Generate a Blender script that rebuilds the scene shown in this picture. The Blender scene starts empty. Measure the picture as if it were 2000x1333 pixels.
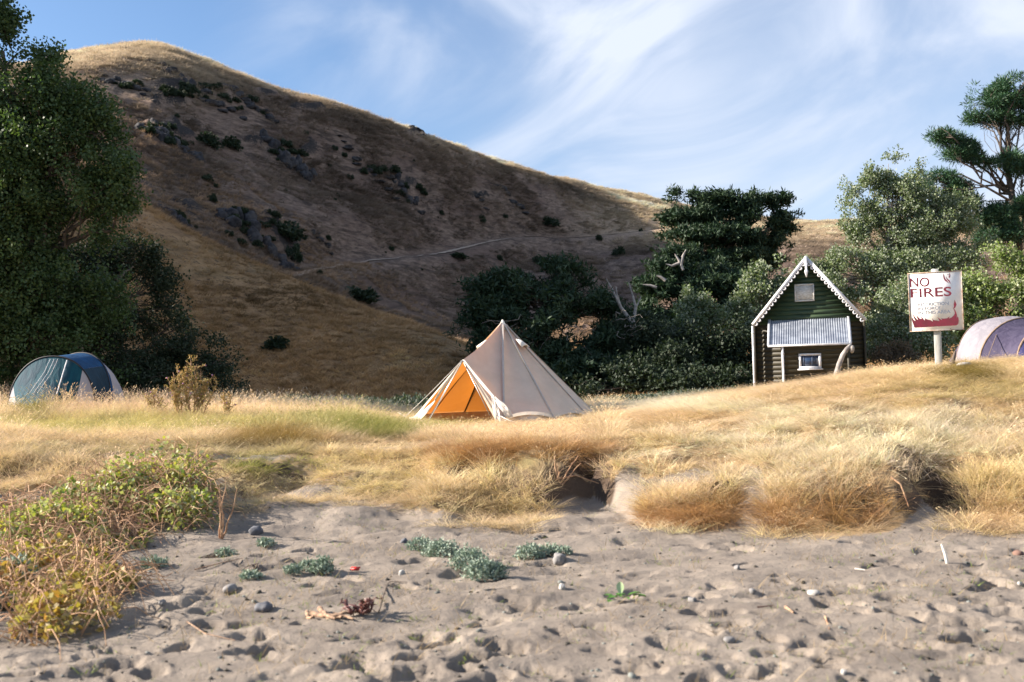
import bpy, bmesh, math, random
import numpy as np
from mathutils import Matrix, Vector, Euler

R = math.radians
rng = np.random.default_rng(7)
random.seed(7)
scene = bpy.context.scene
COL = scene.collection

# ------------------------------------------------------------------ camera
F = 35.0 / 36.0 * 2000.0
PITCH, ROLL = R(2.75), R(-1.3)
CAM_M = Matrix.Rotation(R(90) + PITCH, 4, 'X') @ Matrix.Rotation(ROLL, 4, 'Z')
CAM_M = Matrix.Translation((0, 0, 1.5)) @ CAM_M
cam_d = bpy.data.cameras.new('camera')
cam_d.lens = 35; cam_d.sensor_width = 36
cam_d.clip_start = 0.1; cam_d.clip_end = 4000
cam_d.dof.use_dof = True; cam_d.dof.focus_distance = 23; cam_d.dof.aperture_fstop = 2.2
cam = bpy.data.objects.new('camera', cam_d); COL.objects.link(cam)
cam.matrix_world = CAM_M
scene.camera = cam

# ------------------------------------------------------------------ sun and sky
SUN_EL, SUN_BEYOND = R(26.5), R(2)       # sun on the left, a little beyond the picture plane
sdir = Vector((-math.cos(SUN_EL) * math.cos(SUN_BEYOND), math.cos(SUN_EL) * math.sin(SUN_BEYOND), math.sin(SUN_EL)))
sl = bpy.data.lights.new('sun', 'SUN'); sl.energy = 5.0; sl.angle = R(0.53); sl.color = (1.0, 0.89, 0.77)
so = bpy.data.objects.new('sun', sl); COL.objects.link(so)
so.rotation_euler = sdir.to_track_quat('Z', 'Y').to_euler(); so.location = (-40, 5, 30)
scene.view_settings.view_transform = 'Standard'; scene.view_settings.look = 'None'
scene.view_settings.exposure = 1.62; scene.view_settings.gamma = 1
scene.view_settings.use_curve_mapping = False
scene.cycles.max_bounces = 5; scene.cycles.transparent_max_bounces = 8
scene.cycles.use_denoising = True
scene.cycles.diffuse_bounces = 3; scene.cycles.glossy_bounces = 2; scene.cycles.transmission_bounces = 4

world = bpy.data.worlds.new('World'); scene.world = world; world.use_nodes = True
wt = world.node_tree; wt.nodes.clear()


def N(nt, typ, **kw):
    n = nt.nodes.new(typ)
    for k, v in kw.items():
        setattr(n, k, v)
    return n


def L(nt, a, b):
    nt.links.new(a, b)


def math_n(nt, op, a, b=None, c=None, clamp=False):
    n = N(nt, 'ShaderNodeMath', operation=op); n.use_clamp = clamp
    for i, v in enumerate((a, b, c)):
        if v is None: continue
        if isinstance(v, (int, float)): n.inputs[i].default_value = v
        else: L(nt, v, n.inputs[i])
    return n.outputs[0]


def maprange(nt, v, a, b, c=0.0, d=1.0, smooth=True):
    n = N(nt, 'ShaderNodeMapRange'); n.interpolation_type = 'SMOOTHSTEP' if smooth else 'LINEAR'
    L(nt, v, n.inputs[0])
    for i, x in zip((1, 2, 3, 4), (a, b, c, d)): n.inputs[i].default_value = x
    return n.outputs[0]


def mixc(nt, fac, a, b, mode='MIX'):
    n = N(nt, 'ShaderNodeMix', data_type='RGBA', blend_type=mode)
    for s, v in ((n.inputs[0], fac), (n.inputs[6], a), (n.inputs[7], b)):
        if isinstance(v, (int, float)): s.default_value = v
        elif isinstance(v, (tuple, list)): s.default_value = (*v[:3], 1)
        else: L(nt, v, s)
    return n.outputs[2]


sky = N(wt, 'ShaderNodeTexSky', sky_type='NISHITA', sun_disc=False)
sky.sun_elevation = SUN_EL; sky.sun_rotation = -(math.pi / 2 - SUN_BEYOND)
sky.altitude = 0; sky.air_density = 1.0; sky.dust_density = 0.6; sky.ozone_density = 4.0
tc = N(wt, 'ShaderNodeTexCoord'); sx = N(wt, 'ShaderNodeSeparateXYZ'); L(wt, tc.outputs['Generated'], sx.inputs[0])
zz = math_n(wt, 'ADD', math_n(wt, 'MAXIMUM', sx.outputs[2], 0.0), 0.20)
cx = math_n(wt, 'DIVIDE', sx.outputs[0], zz); cy = math_n(wt, 'DIVIDE', sx.outputs[1], zz)
cv = N(wt, 'ShaderNodeCombineXYZ'); L(wt, cx, cv.inputs[0]); L(wt, cy, cv.inputs[1])
mp = N(wt, 'ShaderNodeMapping'); L(wt, tc.outputs['Generated'], mp.inputs[0])
mp.vector_type = 'TEXTURE'; mp.inputs['Rotation'].default_value = (0, R(-24), 0); mp.inputs['Scale'].default_value = (0.42, 0.42, 0.15); mp.inputs['Location'].default_value = (0.25, 0, 0.1)
n1 = N(wt, 'ShaderNodeTexNoise'); L(wt, mp.outputs[0], n1.inputs[0])
n1.inputs['Scale'].default_value = 1.0; n1.inputs['Detail'].default_value = 9; n1.inputs['Roughness'].default_value = 0.53; n1.inputs['Distortion'].default_value = 1.1
n2 = N(wt, 'ShaderNodeTexNoise'); L(wt, tc.outputs['Generated'], n2.inputs[0])
n2.inputs['Scale'].default_value = 3.2; n2.inputs['Detail'].default_value = 3
cm = maprange(wt, n1.outputs[0], 0.36, 0.66)
cm2 = maprange(wt, n2.outputs[0], 0.28, 0.55, 0.35, 1.0)
azi = math_n(wt, 'DIVIDE', sx.outputs[0], math_n(wt, 'MAXIMUM', sx.outputs[1], 0.15))
azi = math_n(wt, 'ADD', azi, math_n(wt, 'MULTIPLY', math_n(wt, 'SUBTRACT', n1.outputs[0], 0.5), 0.5))
azi = math_n(wt, 'SUBTRACT', azi, math_n(wt, 'MULTIPLY', sx.outputs[2], -0.15))
side = maprange(wt, azi, -0.26, 0.22)
cmask = math_n(wt, 'MULTIPLY', math_n(wt, 'MULTIPLY', cm, cm2), side)
veil = math_n(wt, 'MULTIPLY', side, 0.36)
cmask = math_n(wt, 'ADD', math_n(wt, 'MULTIPLY', cmask, 0.72), veil, clamp=True)
skyc = mixc(wt, cmask, sky.outputs[0], (4.3, 4.7, 5.5))
bg = N(wt, 'ShaderNodeBackground'); L(wt, skyc, bg.inputs[0]); bg.inputs[1].default_value = 0.064
wo = N(wt, 'ShaderNodeOutputWorld'); L(wt, bg.outputs[0], wo.inputs[0])

# ------------------------------------------------------------------ helpers
CAM_R = np.array(CAM_M.to_3x3()); CAM_O = np.array([0, 0, 1.5])


def P(px, row, Y):
    """the place at distance Y that lies behind a pixel of the photograph"""
    d = CAM_R @ np.array([(px - 1000) / F, -(row - 666.5) / F, -1.0])
    return CAM_O + d * (Y / d[1])


def proj(X):
    X = np.atleast_2d(X)
    q = (X - CAM_O) @ CAM_R
    return 1000 + F * q[:, 0] / -q[:, 2], 666.5 - F * q[:, 1] / -q[:, 2]


def hash2(ix, iy, seed):
    h = (ix.astype(np.int64) * 374761393 + iy.astype(np.int64) * 668265263 + seed * 974634777) & 0xFFFFFFFF
    h = ((h ^ (h >> 13)) * 1274126177) & 0xFFFFFFFF
    h = (h ^ (h >> 16)) & 0xFFFFFFFF
    return h.astype(np.float64) / 4294967295.0


def vnoise(x, y, seed=0):
    ix = np.floor(x); iy = np.floor(y); fx = x - ix; fy = y - iy
    fx = fx * fx * fx * (fx * (fx * 6 - 15) + 10); fy = fy * fy * fy * (fy * (fy * 6 - 15) + 10)
    a = hash2(ix, iy, seed); b = hash2(ix + 1, iy, seed); c = hash2(ix, iy + 1, seed); d = hash2(ix + 1, iy + 1, seed)
    return (a + (b - a) * fx) * (1 - fy) + (c + (d - c) * fx) * fy - 0.5


def fbm(x, y, octs=4, seed=0, gain=0.5):
    s = 0; a = 1.0
    for o in range(octs):
        ang = 0.6 * o + 0.3
        xr = x * math.cos(ang) - y * math.sin(ang); yr = x * math.sin(ang) + y * math.cos(ang)
        s = s + a * vnoise(xr * 2 ** o + 17.3 * o, yr * 2 ** o - 9.1 * o, seed + o); a *= gain
    return s


def np_mesh(name, V, Fa, mat=None, smooth=False, attrs=None):
    """V (n,3); Fa (m,k) or list of such arrays"""
    me = bpy.data.meshes.new(name)
    V = np.asarray(V, dtype=np.float32)
    if not isinstance(Fa, list): Fa = [Fa]
    Fa = [np.asarray(f, dtype=np.int32) for f in Fa if len(f)]
    me.vertices.add(len(V)); me.vertices.foreach_set('co', V.ravel())
    loops = np.concatenate([f.ravel() for f in Fa]) if Fa else np.zeros(0, np.int32)
    tot = np.concatenate([np.full(len(f), f.shape[1], np.int32) for f in Fa]) if Fa else np.zeros(0, np.int32)
    st = np.concatenate([[0], np.cumsum(tot)[:-1]]).astype(np.int32) if len(tot) else tot
    me.loops.add(len(loops)); me.loops.foreach_set('vertex_index', loops)
    me.polygons.add(len(tot)); me.polygons.foreach_set('loop_start', st); me.polygons.foreach_set('loop_total', tot)
    if smooth: me.polygons.foreach_set('use_smooth', np.ones(len(tot), bool))
    me.update(calc_edges=True)
    if attrs:
        for k, v in attrs.items():
            v = np.asarray(v, np.float32)
            if v.ndim == 1:
                a = me.attributes.new(k, 'FLOAT', 'POINT'); a.data.foreach_set('value', v)
            else:
                a = me.attributes.new(k, 'FLOAT_COLOR', 'POINT')
                if v.shape[1] == 3: v = np.hstack([v, np.ones((len(v), 1), np.float32)])
                a.data.foreach_set('color', v.ravel())
    if mat: me.materials.append(mat)
    return me


def link(name, me, parent=None):
    o = bpy.data.objects.new(name, me); COL.objects.link(o)
    if parent: o.parent = parent
    return o


def root_of(name, label, cat, loc, group=None, rz=0.0):
    o = bpy.data.objects.new(name, None); COL.objects.link(o)
    o.empty_display_size = 0.2
    o.location = tuple(float(c) for c in loc); o.rotation_euler = (0, 0, rz)
    o['label'] = label; o['category'] = cat
    if group: o['group'] = group
    return o


def wpart(name, V, Fa, mat, parent, smooth=False, attrs=None):
    """a part given in world coordinates under an unrotated thing (or a part of one)"""
    V = np.asarray(V, float)
    p = parent
    off = np.zeros(3)
    while p is not None:
        off = off + np.array(p.location); p = p.parent
    return link(name, np_mesh(name, V - off, Fa, mat, smooth, attrs), parent)


def tag(o, label=None, cat=None, group=None, kind=None):
    if label: o['label'] = label
    if cat: o['category'] = cat
    if group: o['group'] = group
    if kind: o['kind'] = kind
    return o


class MB:
    def __init__(s): s.v = []; s.f = {}; s.n = 0
    def add(s, V, Fa):
        V = np.asarray(V, float); Fa = np.asarray(Fa, int)
        s.v.append(V); s.f.setdefault(Fa.shape[1], []).append(Fa + s.n); s.n += len(V); return s
    def arrays(s): return np.vstack(s.v), [np.vstack(f) for f in s.f.values()]
    def box(s, c, size, rot=None):
        c = np.asarray(c, float); h = np.asarray(size, float) / 2
        V = np.array([[x, y, z] for x in (-1, 1) for y in (-1, 1) for z in (-1, 1)]) * h
        if rot is not None: V = V @ np.asarray(rot).T
        return s.add(V + c, [[0, 1, 3, 2], [4, 6, 7, 5], [0, 4, 5, 1], [2, 3, 7, 6], [0, 2, 6, 4], [1, 5, 7, 3]])
    def tube(s, pts, radii, sides=6, cap=True):
        V, Fq = tube(pts, radii, sides); n = len(pts)
        s.add(V, Fq)
        if cap and sides >= 3:
            for ring in ([0], [n - 1]):
                idx = np.arange(sides) + ring[0] * sides + (s.n - len(V))
                s.f.setdefault(sides, []).append(idx[None, ::-1] if ring[0] == 0 else idx[None])
        return s


def tube(pts, radii, sides=6):
    pts = np.asarray(pts, float); n = len(pts)
    if np.isscalar(radii): radii = np.full(n, radii)
    T = np.gradient(pts, axis=0); T /= np.linalg.norm(T, axis=1)[:, None] + 1e-9
    ref = np.array([0.0, 0, 1]) if abs(T[:, 2]).mean() < 0.8 else np.array([1.0, 0, 0])
    A = np.cross(T, ref); A /= np.linalg.norm(A, axis=1)[:, None] + 1e-9
    B = np.cross(T, A)
    ang = np.arange(sides) * 2 * math.pi / sides
    V = pts[:, None, :] + (np.cos(ang)[None, :, None] * A[:, None, :] + np.sin(ang)[None, :, None] * B[:, None, :]) * np.asarray(radii)[:, None, None]
    V = V.reshape(-1, 3); i = np.arange(n - 1)[:, None] * sides; j = np.arange(sides)[None, :]
    a = i + j; b = i + (j + 1) % sides
    return V, np.stack([a, b, b + sides, a + sides], -1).reshape(-1, 4)


def crooked(a, b, n=6, amp=0.1, sag=0.0, r=rng):
    a = np.asarray(a, float); b = np.asarray(b, float); t = np.linspace(0, 1, n)
    ln = np.linalg.norm(b - a)
    p = a + (b - a) * t[:, None]
    w = np.cumsum(r.normal(0, 1, (n, 3)), axis=0); w -= w[0] + (w[-1] - w[0]) * t[:, None]
    p += w * amp * ln / n ** 0.5 * 0.5
    p[:, 2] += sag * ln * np.sin(t * math.pi)
    return p


def icorock(center, size, seed, sub=2, rough=0.25, rot=0.0):
    bm = bmesh.new(); bmesh.ops.create_icosphere(bm, subdivisions=sub, radius=1)
    V = np.array([v.co[:] for v in bm.verts]); Fa = np.array([[v.index for v in f.verts] for f in bm.faces]); bm.free()
    n = fbm(V[:, 0] * 1.3 + seed * 3.1 + V[:, 2], V[:, 1] * 1.3 - V[:, 2] * 0.8 + seed, 4, seed)
    V = V * (1 + rough * 2 * n)[:, None]
    V = np.sign(V) * np.abs(V) ** 0.85
    V = V * np.asarray(size)
    c, s_ = math.cos(rot), math.sin(rot)
    V = V @ np.array([[c, s_, 0], [-s_, c, 0], [0, 0, 1]])
    return V + np.asarray(center), Fa


# ------------------------------------------------------------------ materials
def mat(name, build):
    m = bpy.data.materials.new(name); m.use_nodes = True; nt = m.node_tree; nt.nodes.clear()
    out = N(nt, 'ShaderNodeOutputMaterial'); build(nt, out); return m


def noise(nt, scale, detail=4, rough=0.55, vec=None, dist=0.0):
    n = N(nt, 'ShaderNodeTexNoise'); n.inputs['Scale'].default_value = scale; n.inputs['Detail'].default_value = detail
    n.inputs['Roughness'].default_value = rough; n.inputs['Distortion'].default_value = dist
    if vec is None:
        g = N(nt, 'ShaderNodeNewGeometry'); vec = g.outputs['Position']
    L(nt, vec, n.inputs['Vector']); return n.outputs[0]


def scaled(nt, s, obj=False, rot=(0, 0, 0)):
    if obj: src = N(nt, 'ShaderNodeTexCoord').outputs['Object']
    else: src = N(nt, 'ShaderNodeNewGeometry').outputs['Position']
    m = N(nt, 'ShaderNodeMapping'); L(nt, src, m.inputs[0]); m.inputs['Scale'].default_value = s; m.inputs['Rotation'].default_value = rot
    return m.outputs[0]


def bump(nt, h, strength, dist=0.02):
    b = N(nt, 'ShaderNodeBump'); b.inputs['Strength'].default_value = strength; b.inputs['Distance'].default_value = dist
    L(nt, h, b.inputs['Height']); return b.outputs[0]


def pbsdf(nt, out, col, rough=0.8, nrm=None, spec=0.3, metal=0.0):
    b = N(nt, 'ShaderNodeBsdfPrincipled')
    if isinstance(col, (tuple, list)): b.inputs['Base Color'].default_value = (*col[:3], 1)
    else: L(nt, col, b.inputs['Base Color'])
    if isinstance(rough, float): b.inputs['Roughness'].default_value = rough
    else: L(nt, rough, b.inputs['Roughness'])
    b.inputs['Specular IOR Level'].default_value = spec; b.inputs['Metallic'].default_value = metal
    if nrm is not None: L(nt, nrm, b.inputs['Normal'])
    if out is not None: L(nt, b.outputs[0], out.inputs[0])
    return b


def simple(name, a, b=None, scale=8.0, rough=0.75, bmp=0.15, spec=0.3, obj=True, stretch=(1, 1, 1), bd=0.01, metal=0.0):
    b = b or tuple(c * 0.75 for c in a)
    def f(nt, out):
        v = scaled(nt, stretch, obj)
        n = noise(nt, scale, 6, 0.6, v)
        c = mixc(nt, maprange(nt, n, 0.35, 0.65), a, b)
        pbsdf(nt, out, c, rough, bump(nt, n, bmp, bd) if bmp else None, spec, metal)
    return mat(name, f)


def leafmat(name, a, b, back=None, rough=0.5, trans=0.35, tcol=None, spec=0.35):
    def f(nt, out):
        at = N(nt, 'ShaderNodeAttribute'); at.attribute_name = 'tint'
        c = mixc(nt, at.outputs['Fac'], a, b)
        if back:
            g = N(nt, 'ShaderNodeNewGeometry'); c = mixc(nt, g.outputs['Backfacing'], c, back)
        p = pbsdf(nt, None, c, rough, None, spec)
        t = N(nt, 'ShaderNodeBsdfTranslucent')
        L(nt, mixc(nt, 1.0, c, tcol or (1.3, 1.5, 0.6), 'MULTIPLY'), t.inputs[0])
        m = N(nt, 'ShaderNodeMixShader'); m.inputs[0].default_value = trans
        L(nt, p.outputs[0], m.inputs[1]); L(nt, t.outputs[0], m.inputs[2]); L(nt, m.outputs[0], out.inputs[0])
    return mat(name, f)


def m_sand(nt, out):
    at = N(nt, 'ShaderNodeAttribute'); at.attribute_name = 'veg'
    n = noise(nt, 1.3, 6, 0.6); n2_ = noise(nt, 24, 5, 0.7); n3 = noise(nt, 160, 3, 0.7)
    sand = mixc(nt, maprange(nt, n, 0.3, 0.7), (0.28, 0.237, 0.193), (0.17, 0.144, 0.12))
    sand = mixc(nt, maprange(nt, n2_, 0.55, 0.75, 0, 0.5), sand, (0.13, 0.112, 0.10))
    sand = mixc(nt, maprange(nt, n3, 0.56, 0.70, 0, 0.75), sand, (0.10, 0.09, 0.085))
    sand = mixc(nt, maprange(nt, n3, 0.44, 0.28, 0, 0.35), sand, (0.42, 0.38, 0.34))
    th = mixc(nt, n2_, (0.42, 0.29, 0.15), (0.20, 0.14, 0.08))
    th = mixc(nt, maprange(nt, noise(nt, 0.8, 3), 0.5, 0.7, 0, 0.5), th, (0.16, 0.16, 0.06))
    fac = math_n(nt, 'ADD', at.outputs['Fac'], math_n(nt, 'MULTIPLY', math_n(nt, 'SUBTRACT', n2_, 0.5), 0.9))
    c = mixc(nt, maprange(nt, fac, 0.4, 0.62), sand, th)
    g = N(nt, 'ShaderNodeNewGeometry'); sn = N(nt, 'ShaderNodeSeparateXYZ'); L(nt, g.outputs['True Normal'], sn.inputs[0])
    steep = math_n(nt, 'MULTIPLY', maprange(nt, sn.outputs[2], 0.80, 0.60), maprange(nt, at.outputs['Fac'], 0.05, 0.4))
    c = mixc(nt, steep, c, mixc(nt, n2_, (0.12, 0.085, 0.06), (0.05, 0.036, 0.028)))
    h = math_n(nt, 'ADD', math_n(nt, 'MULTIPLY', n2_, 1.0), math_n(nt, 'MULTIPLY', n3, 0.35))
    pbsdf(nt, out, c, 0.95, bump(nt, h, 0.8, 0.02), 0.15)


def m_hill(nt, out):
    at = N(nt, 'ShaderNodeAttribute'); at.attribute_name = 'spur'
    v = scaled(nt, (1, 0.35, 2.2))
    a = noise(nt, 0.05, 6, 0.62, v); b = noise(nt, 0.55, 6, 0.7, v); d = noise(nt, 2.6, 4, 0.7)
    main = mixc(nt, maprange(nt, b, 0.3, 0.7), (0.31, 0.225, 0.17), (0.11, 0.078, 0.062))
    main = mixc(nt, maprange(nt, a, 0.45, 0.62, 0, 0.65), main, (0.15, 0.10, 0.08))
    sp = mixc(nt, maprange(nt, b, 0.3, 0.7), (0.50, 0.31, 0.155), (0.25, 0.15, 0.075))
    sp = mixc(nt, maprange(nt, a, 0.5, 0.68, 0, 0.55), sp, (0.13, 0.11, 0.05))
    e_ = noise(nt, 0.16, 5, 0.75, v, 1.0); main = mixc(nt, maprange(nt, e_, 0.50, 0.62, 0, 0.8), main, (0.06, 0.045, 0.038))
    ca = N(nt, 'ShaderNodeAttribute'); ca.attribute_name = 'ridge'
    main = mixc(nt, math_n(nt, 'MULTIPLY', ca.outputs['Fac'], maprange(nt, d, 0.25, 0.6, 1, 0.55)), main, (0.66, 0.50, 0.35))  # pale tone stands in for sunshine on the crest and right shoulder
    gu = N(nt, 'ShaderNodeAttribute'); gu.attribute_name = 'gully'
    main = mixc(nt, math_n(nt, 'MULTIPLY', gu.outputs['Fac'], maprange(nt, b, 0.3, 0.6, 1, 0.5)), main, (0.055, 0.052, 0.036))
    c = mixc(nt, at.outputs['Fac'], main, sp)
    c = mixc(nt, maprange(nt, d, 0.54, 0.66, 0, 0.8), c, (0.05, 0.042, 0.036))
    rk = N(nt, 'ShaderNodeAttribute'); rk.attribute_name = 'rocky'
    rc = mixc(nt, d, (0.07, 0.06, 0.055), (0.018, 0.02, 0.022))
    c = mixc(nt, maprange(nt, math_n(nt, 'ADD', rk.outputs['Fac'], math_n(nt, 'MULTIPLY', math_n(nt, 'SUBTRACT', d, 0.5), 2.2)), 0.55, 0.75), c, rc)
    h = math_n(nt, 'ADD', b, math_n(nt, 'MULTIPLY', d, 0.6))
    pbsdf(nt, out, c, 0.95, bump(nt, h, 1.0, 0.9), 0.1)


def m_grass(nt, out):
    at = N(nt, 'ShaderNodeAttribute'); at.attribute_name = 'col'; at.attribute_type = 'INSTANCER'
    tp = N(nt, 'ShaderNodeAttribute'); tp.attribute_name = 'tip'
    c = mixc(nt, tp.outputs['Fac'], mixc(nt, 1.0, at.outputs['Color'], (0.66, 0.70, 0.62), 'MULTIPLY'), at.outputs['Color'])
    p = pbsdf(nt, None, c, 0.62, None, 0.3)
    t = N(nt, 'ShaderNodeBsdfTranslucent'); L(nt, c, t.inputs[0])
    m = N(nt, 'ShaderNodeMixShader'); m.inputs[0].default_value = 0.36
    L(nt, p.outputs[0], m.inputs[1]); L(nt, t.outputs[0], m.inputs[2]); L(nt, m.outputs[0], out.inputs[0])


M = {}
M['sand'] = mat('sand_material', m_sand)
M['hill'] = mat('hill_material', m_hill)
M['grass'] = mat('grass_material', m_grass)
M['bark'] = simple('bark', (0.13, 0.10, 0.08), (0.06, 0.05, 0.04), 6, 0.9, 0.5, obj=False, bd=0.04)
M['palebark'] = simple('pale_bark', (0.30, 0.26, 0.22), (0.14, 0.12, 0.10), 5, 0.9, 0.4, obj=False, bd=0.04)
M['deadwood'] = simple('dead_wood', (0.36, 0.33, 0.30), (0.2, 0.18, 0.17), 5, 0.85, 0.3, obj=False, bd=0.03)
M['leaf_left'] = leafmat('leaf_left_tree', (0.028, 0.058, 0.022), (0.08, 0.118, 0.04), None, 0.5, 0.25, spec=0.3)
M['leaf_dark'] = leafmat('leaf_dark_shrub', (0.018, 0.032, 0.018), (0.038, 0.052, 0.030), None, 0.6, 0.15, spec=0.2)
M['leaf_silver'] = leafmat('leaf_silver', (0.075, 0.115, 0.045), (0.14, 0.18, 0.085), (0.24, 0.27, 0.20), 0.6, 0.24)
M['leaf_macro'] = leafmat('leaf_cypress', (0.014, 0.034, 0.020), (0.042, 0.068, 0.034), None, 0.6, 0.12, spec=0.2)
M['leaf_pine'] = leafmat('leaf_pine', (0.02, 0.06, 0.035), (0.06, 0.12, 0.055), None, 0.5, 0.15, spec=0.3)
M['leaf_green'] = leafmat('leaf_green_shrub', (0.09, 0.14, 0.03), (0.20, 0.26, 0.08), (0.24, 0.27, 0.15), 0.5, 0.3)
M['leaf_brown'] = leafmat('leaf_brown_shrub', (0.09, 0.075, 0.05), (0.17, 0.13, 0.09), None, 0.7, 0.2, (1.2, 1.1, 0.8))
M['leaf_blue'] = leafmat('leaf_saltbush', (0.16, 0.215, 0.165), (0.30, 0.36, 0.28), None, 0.7, 0.15, (1, 1.1, 0.9))
M['leaf_vine'] = leafmat('leaf_vine', (0.09, 0.15, 0.035), (0.50, 0.42, 0.10), (0.33, 0.33, 0.17), 0.5, 0.3)
M['stem_tan'] = simple('dry_stem', (0.52, 0.34, 0.20), (0.30, 0.16, 0.09), 12, 0.8, 0.0, obj=False)
M['rock'] = simple('rock', (0.06, 0.058, 0.06), (0.018, 0.018, 0.021), 0.9, 0.9, 0.8, obj=False, bd=0.3)
M['stone'] = simple('grey_stone', (0.22, 0.21, 0.205), (0.14, 0.135, 0.13), 20, 0.7, 0.2)
M['stone_dark'] = simple('dark_stone', (0.12, 0.125, 0.14), (0.07, 0.07, 0.08), 18, 0.7, 0.2)
M['stone_brown'] = simple('brown_stone', (0.20, 0.12, 0.09), (0.12, 0.07, 0.06), 18, 0.8, 0.3)
M['stone_pale'] = simple('pale_stone', (0.42, 0.40, 0.37), (0.28, 0.27, 0.25), 18, 0.7, 0.1)

# ------------------------------------------------------------------ terrain
US = np.concatenate([np.arange(-3600, -160, 60), np.arange(-160, 2160, 5.0), np.arange(2160, 5400, 60)])


def geo(a, b, r): return list(np.exp(np.arange(math.log(a), math.log(b), r)))


YS = np.array(geo(2.2, 4.3, 0.02) + geo(4.3, 14, 0.0037) + geo(14, 40, 0.012) + geo(40, 620, 0.0085) + geo(620, 2600, 0.08) + [2600.0])
H_U = lambda px: None


def station(pts, direct=False):
    """pts: (px, Y, row) or with direct (px, Y, z). Gives Y(u), z(u) on US"""
    a = []
    for px, Y, v in pts:
        if direct: a.append(((px - 1000) / F * F + 1000, Y, v))
        else:
            w = P(px, v, Y); a.append((1000 + F * w[0] / w[1], Y, w[2]))
    a = np.array(sorted(a))
    Yv = np.interp(US, a[:, 0], a[:, 1]); Zv = np.interp(US, a[:, 0], a[:, 2])
    # smooth over neighbouring columns
    for _ in range(4):
        for arr in (Yv, Zv):
            arr[2:-2] = (arr[:-4] + arr[1:-3] * 2 + arr[2:-2] * 2 + arr[3:-1] * 2 + arr[4:]) / 8
    return Yv, Zv


D = True
ST = []
ST.append(station([(-4000, 2.0, -0.12), (6000, 2.0, -0.12)], D))
ST.append(station([(-4000, 6.0, -0.02), (6000, 6.0, -0.02)], D))
ST.append(station([(-4000, 9.3, 0.10), (0, 9.3, 0.10), (400, 9.6, 0.08), (800, 10.5, 0.05), (1050, 11.6, 0.07), (1160, 12.3, 0.08), (1250, 10.3, 0.04), (1450, 9.9, 0.04), (1600, 9.7, 0.05), (1750, 9.9, 0.05), (1830, 10.5, 0.1), (1900, 10.0, 0.08), (6000, 9.8, 0.05)], D))
ST.append(station([(-4000, 11.2, 0.5), (0, 11.2, 0.45), (400, 11.8, 0.36), (600, 12.2, 0.28), (800, 12.8, 0.34), (900, 12.6, 0.56), (1050, 12.35, 0.58), (1160, 12.75, 0.60), (1220, 12.3, 0.48), (1300, 11.2, 0.30), (1450, 11.1, 0.34), (1600, 10.7, 0.42), (1740, 10.8, 0.48), (1830, 11.5, 0.5), (1900, 11.0, 0.48), (6000, 11, 0.5)], D))
ST.append(station([(-4000, 14.0, 0.95), (0, 14.0, 0.86), (400, 14, 0.74), (600, 14.2, 0.62), (800, 14.6, 0.66), (1050, 14.0, 0.74), (1240, 14, 0.74), (1400, 13.6, 0.80), (1600, 13.2, 0.92), (1830, 13.4, 1.02), (2000, 13.5, 1.0), (6000, 13.5, 1.0)], D))
ST.append(station([(-4000, 18.4, 1.2), (0, 18.4, 1.0), (400, 18.4, 0.88), (900, 18.4, 0.66), (1150, 18.4, 0.70), (1300, 18.4, 1.02), (1480, 18.4, 1.28), (1700, 18.4, 1.60), (1830, 18.4, 1.70), (2000, 18.4, 1.78), (6000, 18.4, 1.8)], D))
ST.append(station([(-4000, 26, 1.4), (0, 26, 1.12), (400, 26, 0.98), (900, 26, 0.61), (1150, 26, 0.63), (1300, 26, 1.0), (1480, 26, 1.24), (1700, 26, 1.6), (1930, 26, 1.78), (6000, 26, 1.9)], D))
ST.append(station([(-4000, 36, 1.6), (0, 36, 1.15), (400, 36, 0.9), (900, 36, 0.58), (1150, 36, 0.62), (1480, 36, 1.18), (1700, 36, 1.4), (6000, 36, 1.8)], D))
ST.append(station([(-4000, 44, 26), (-900, 45, 13), (-500, 46, 5.0), (0, 45, 1.2), (400, 46, 0.8), (900, 46, 0.5), (1500, 46, 1.1), (6000, 46, 2.0)], D))  # far left, out of view, raised to throw shade across the valley
ST.append(station([(-3600, 74, -260), (-1600, 62, -820), (-800, 64, -370), (-300, 72, 40), (0, 82, 262), (150, 83, 330), (300, 82, 415), (400, 80, 470), (490, 78, 515), (570, 76, 542), (637, 73, 574), (725, 70, 610), (840, 66, 647), (915, 63, 682), (1000, 62, 715), (1100, 62, 738), (1300, 62, 725), (2000, 62, 700), (5000, 62, 640)]))  # unseen left end heightened so its shade reaches the trees behind the field
ST.append(station([(-3600, 98, -60), (-800, 98, 80), (0, 104, 352), (300, 104, 470), (400, 102, 510), (570, 98, 575), (725, 92, 628), (840, 86, 662), (915, 82, 682), (1000, 80, 700), (1300, 80, 690), (1600, 80, 685), (2000, 80, 650), (5000, 80, 560)]))
ST.append(station([(-3600, 125, -100), (-800, 120, 60), (0, 118, 340), (300, 125, 455), (420, 132, 505), (570, 142, 556), (700, 155, 596), (850, 180, 640), (1000, 205, 655), (1200, 205, 620), (1400, 170, 620), (1700, 160, 600), (2000, 180, 550), (5000, 160, 480)]))
ST.append(station([(-3600, 205, -150), (-800, 195, 20), (0, 190, 205), (200, 198, 220), (300, 205, 250), (450, 218, 305), (600, 236, 355), (800, 268, 420), (1000, 305, 478), (1100, 318, 488), (1200, 318, 500), (1300, 305, 500), (1400, 300, 500), (1640, 310, 490), (2000, 330, 450), (5000, 300, 400)]))
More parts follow.
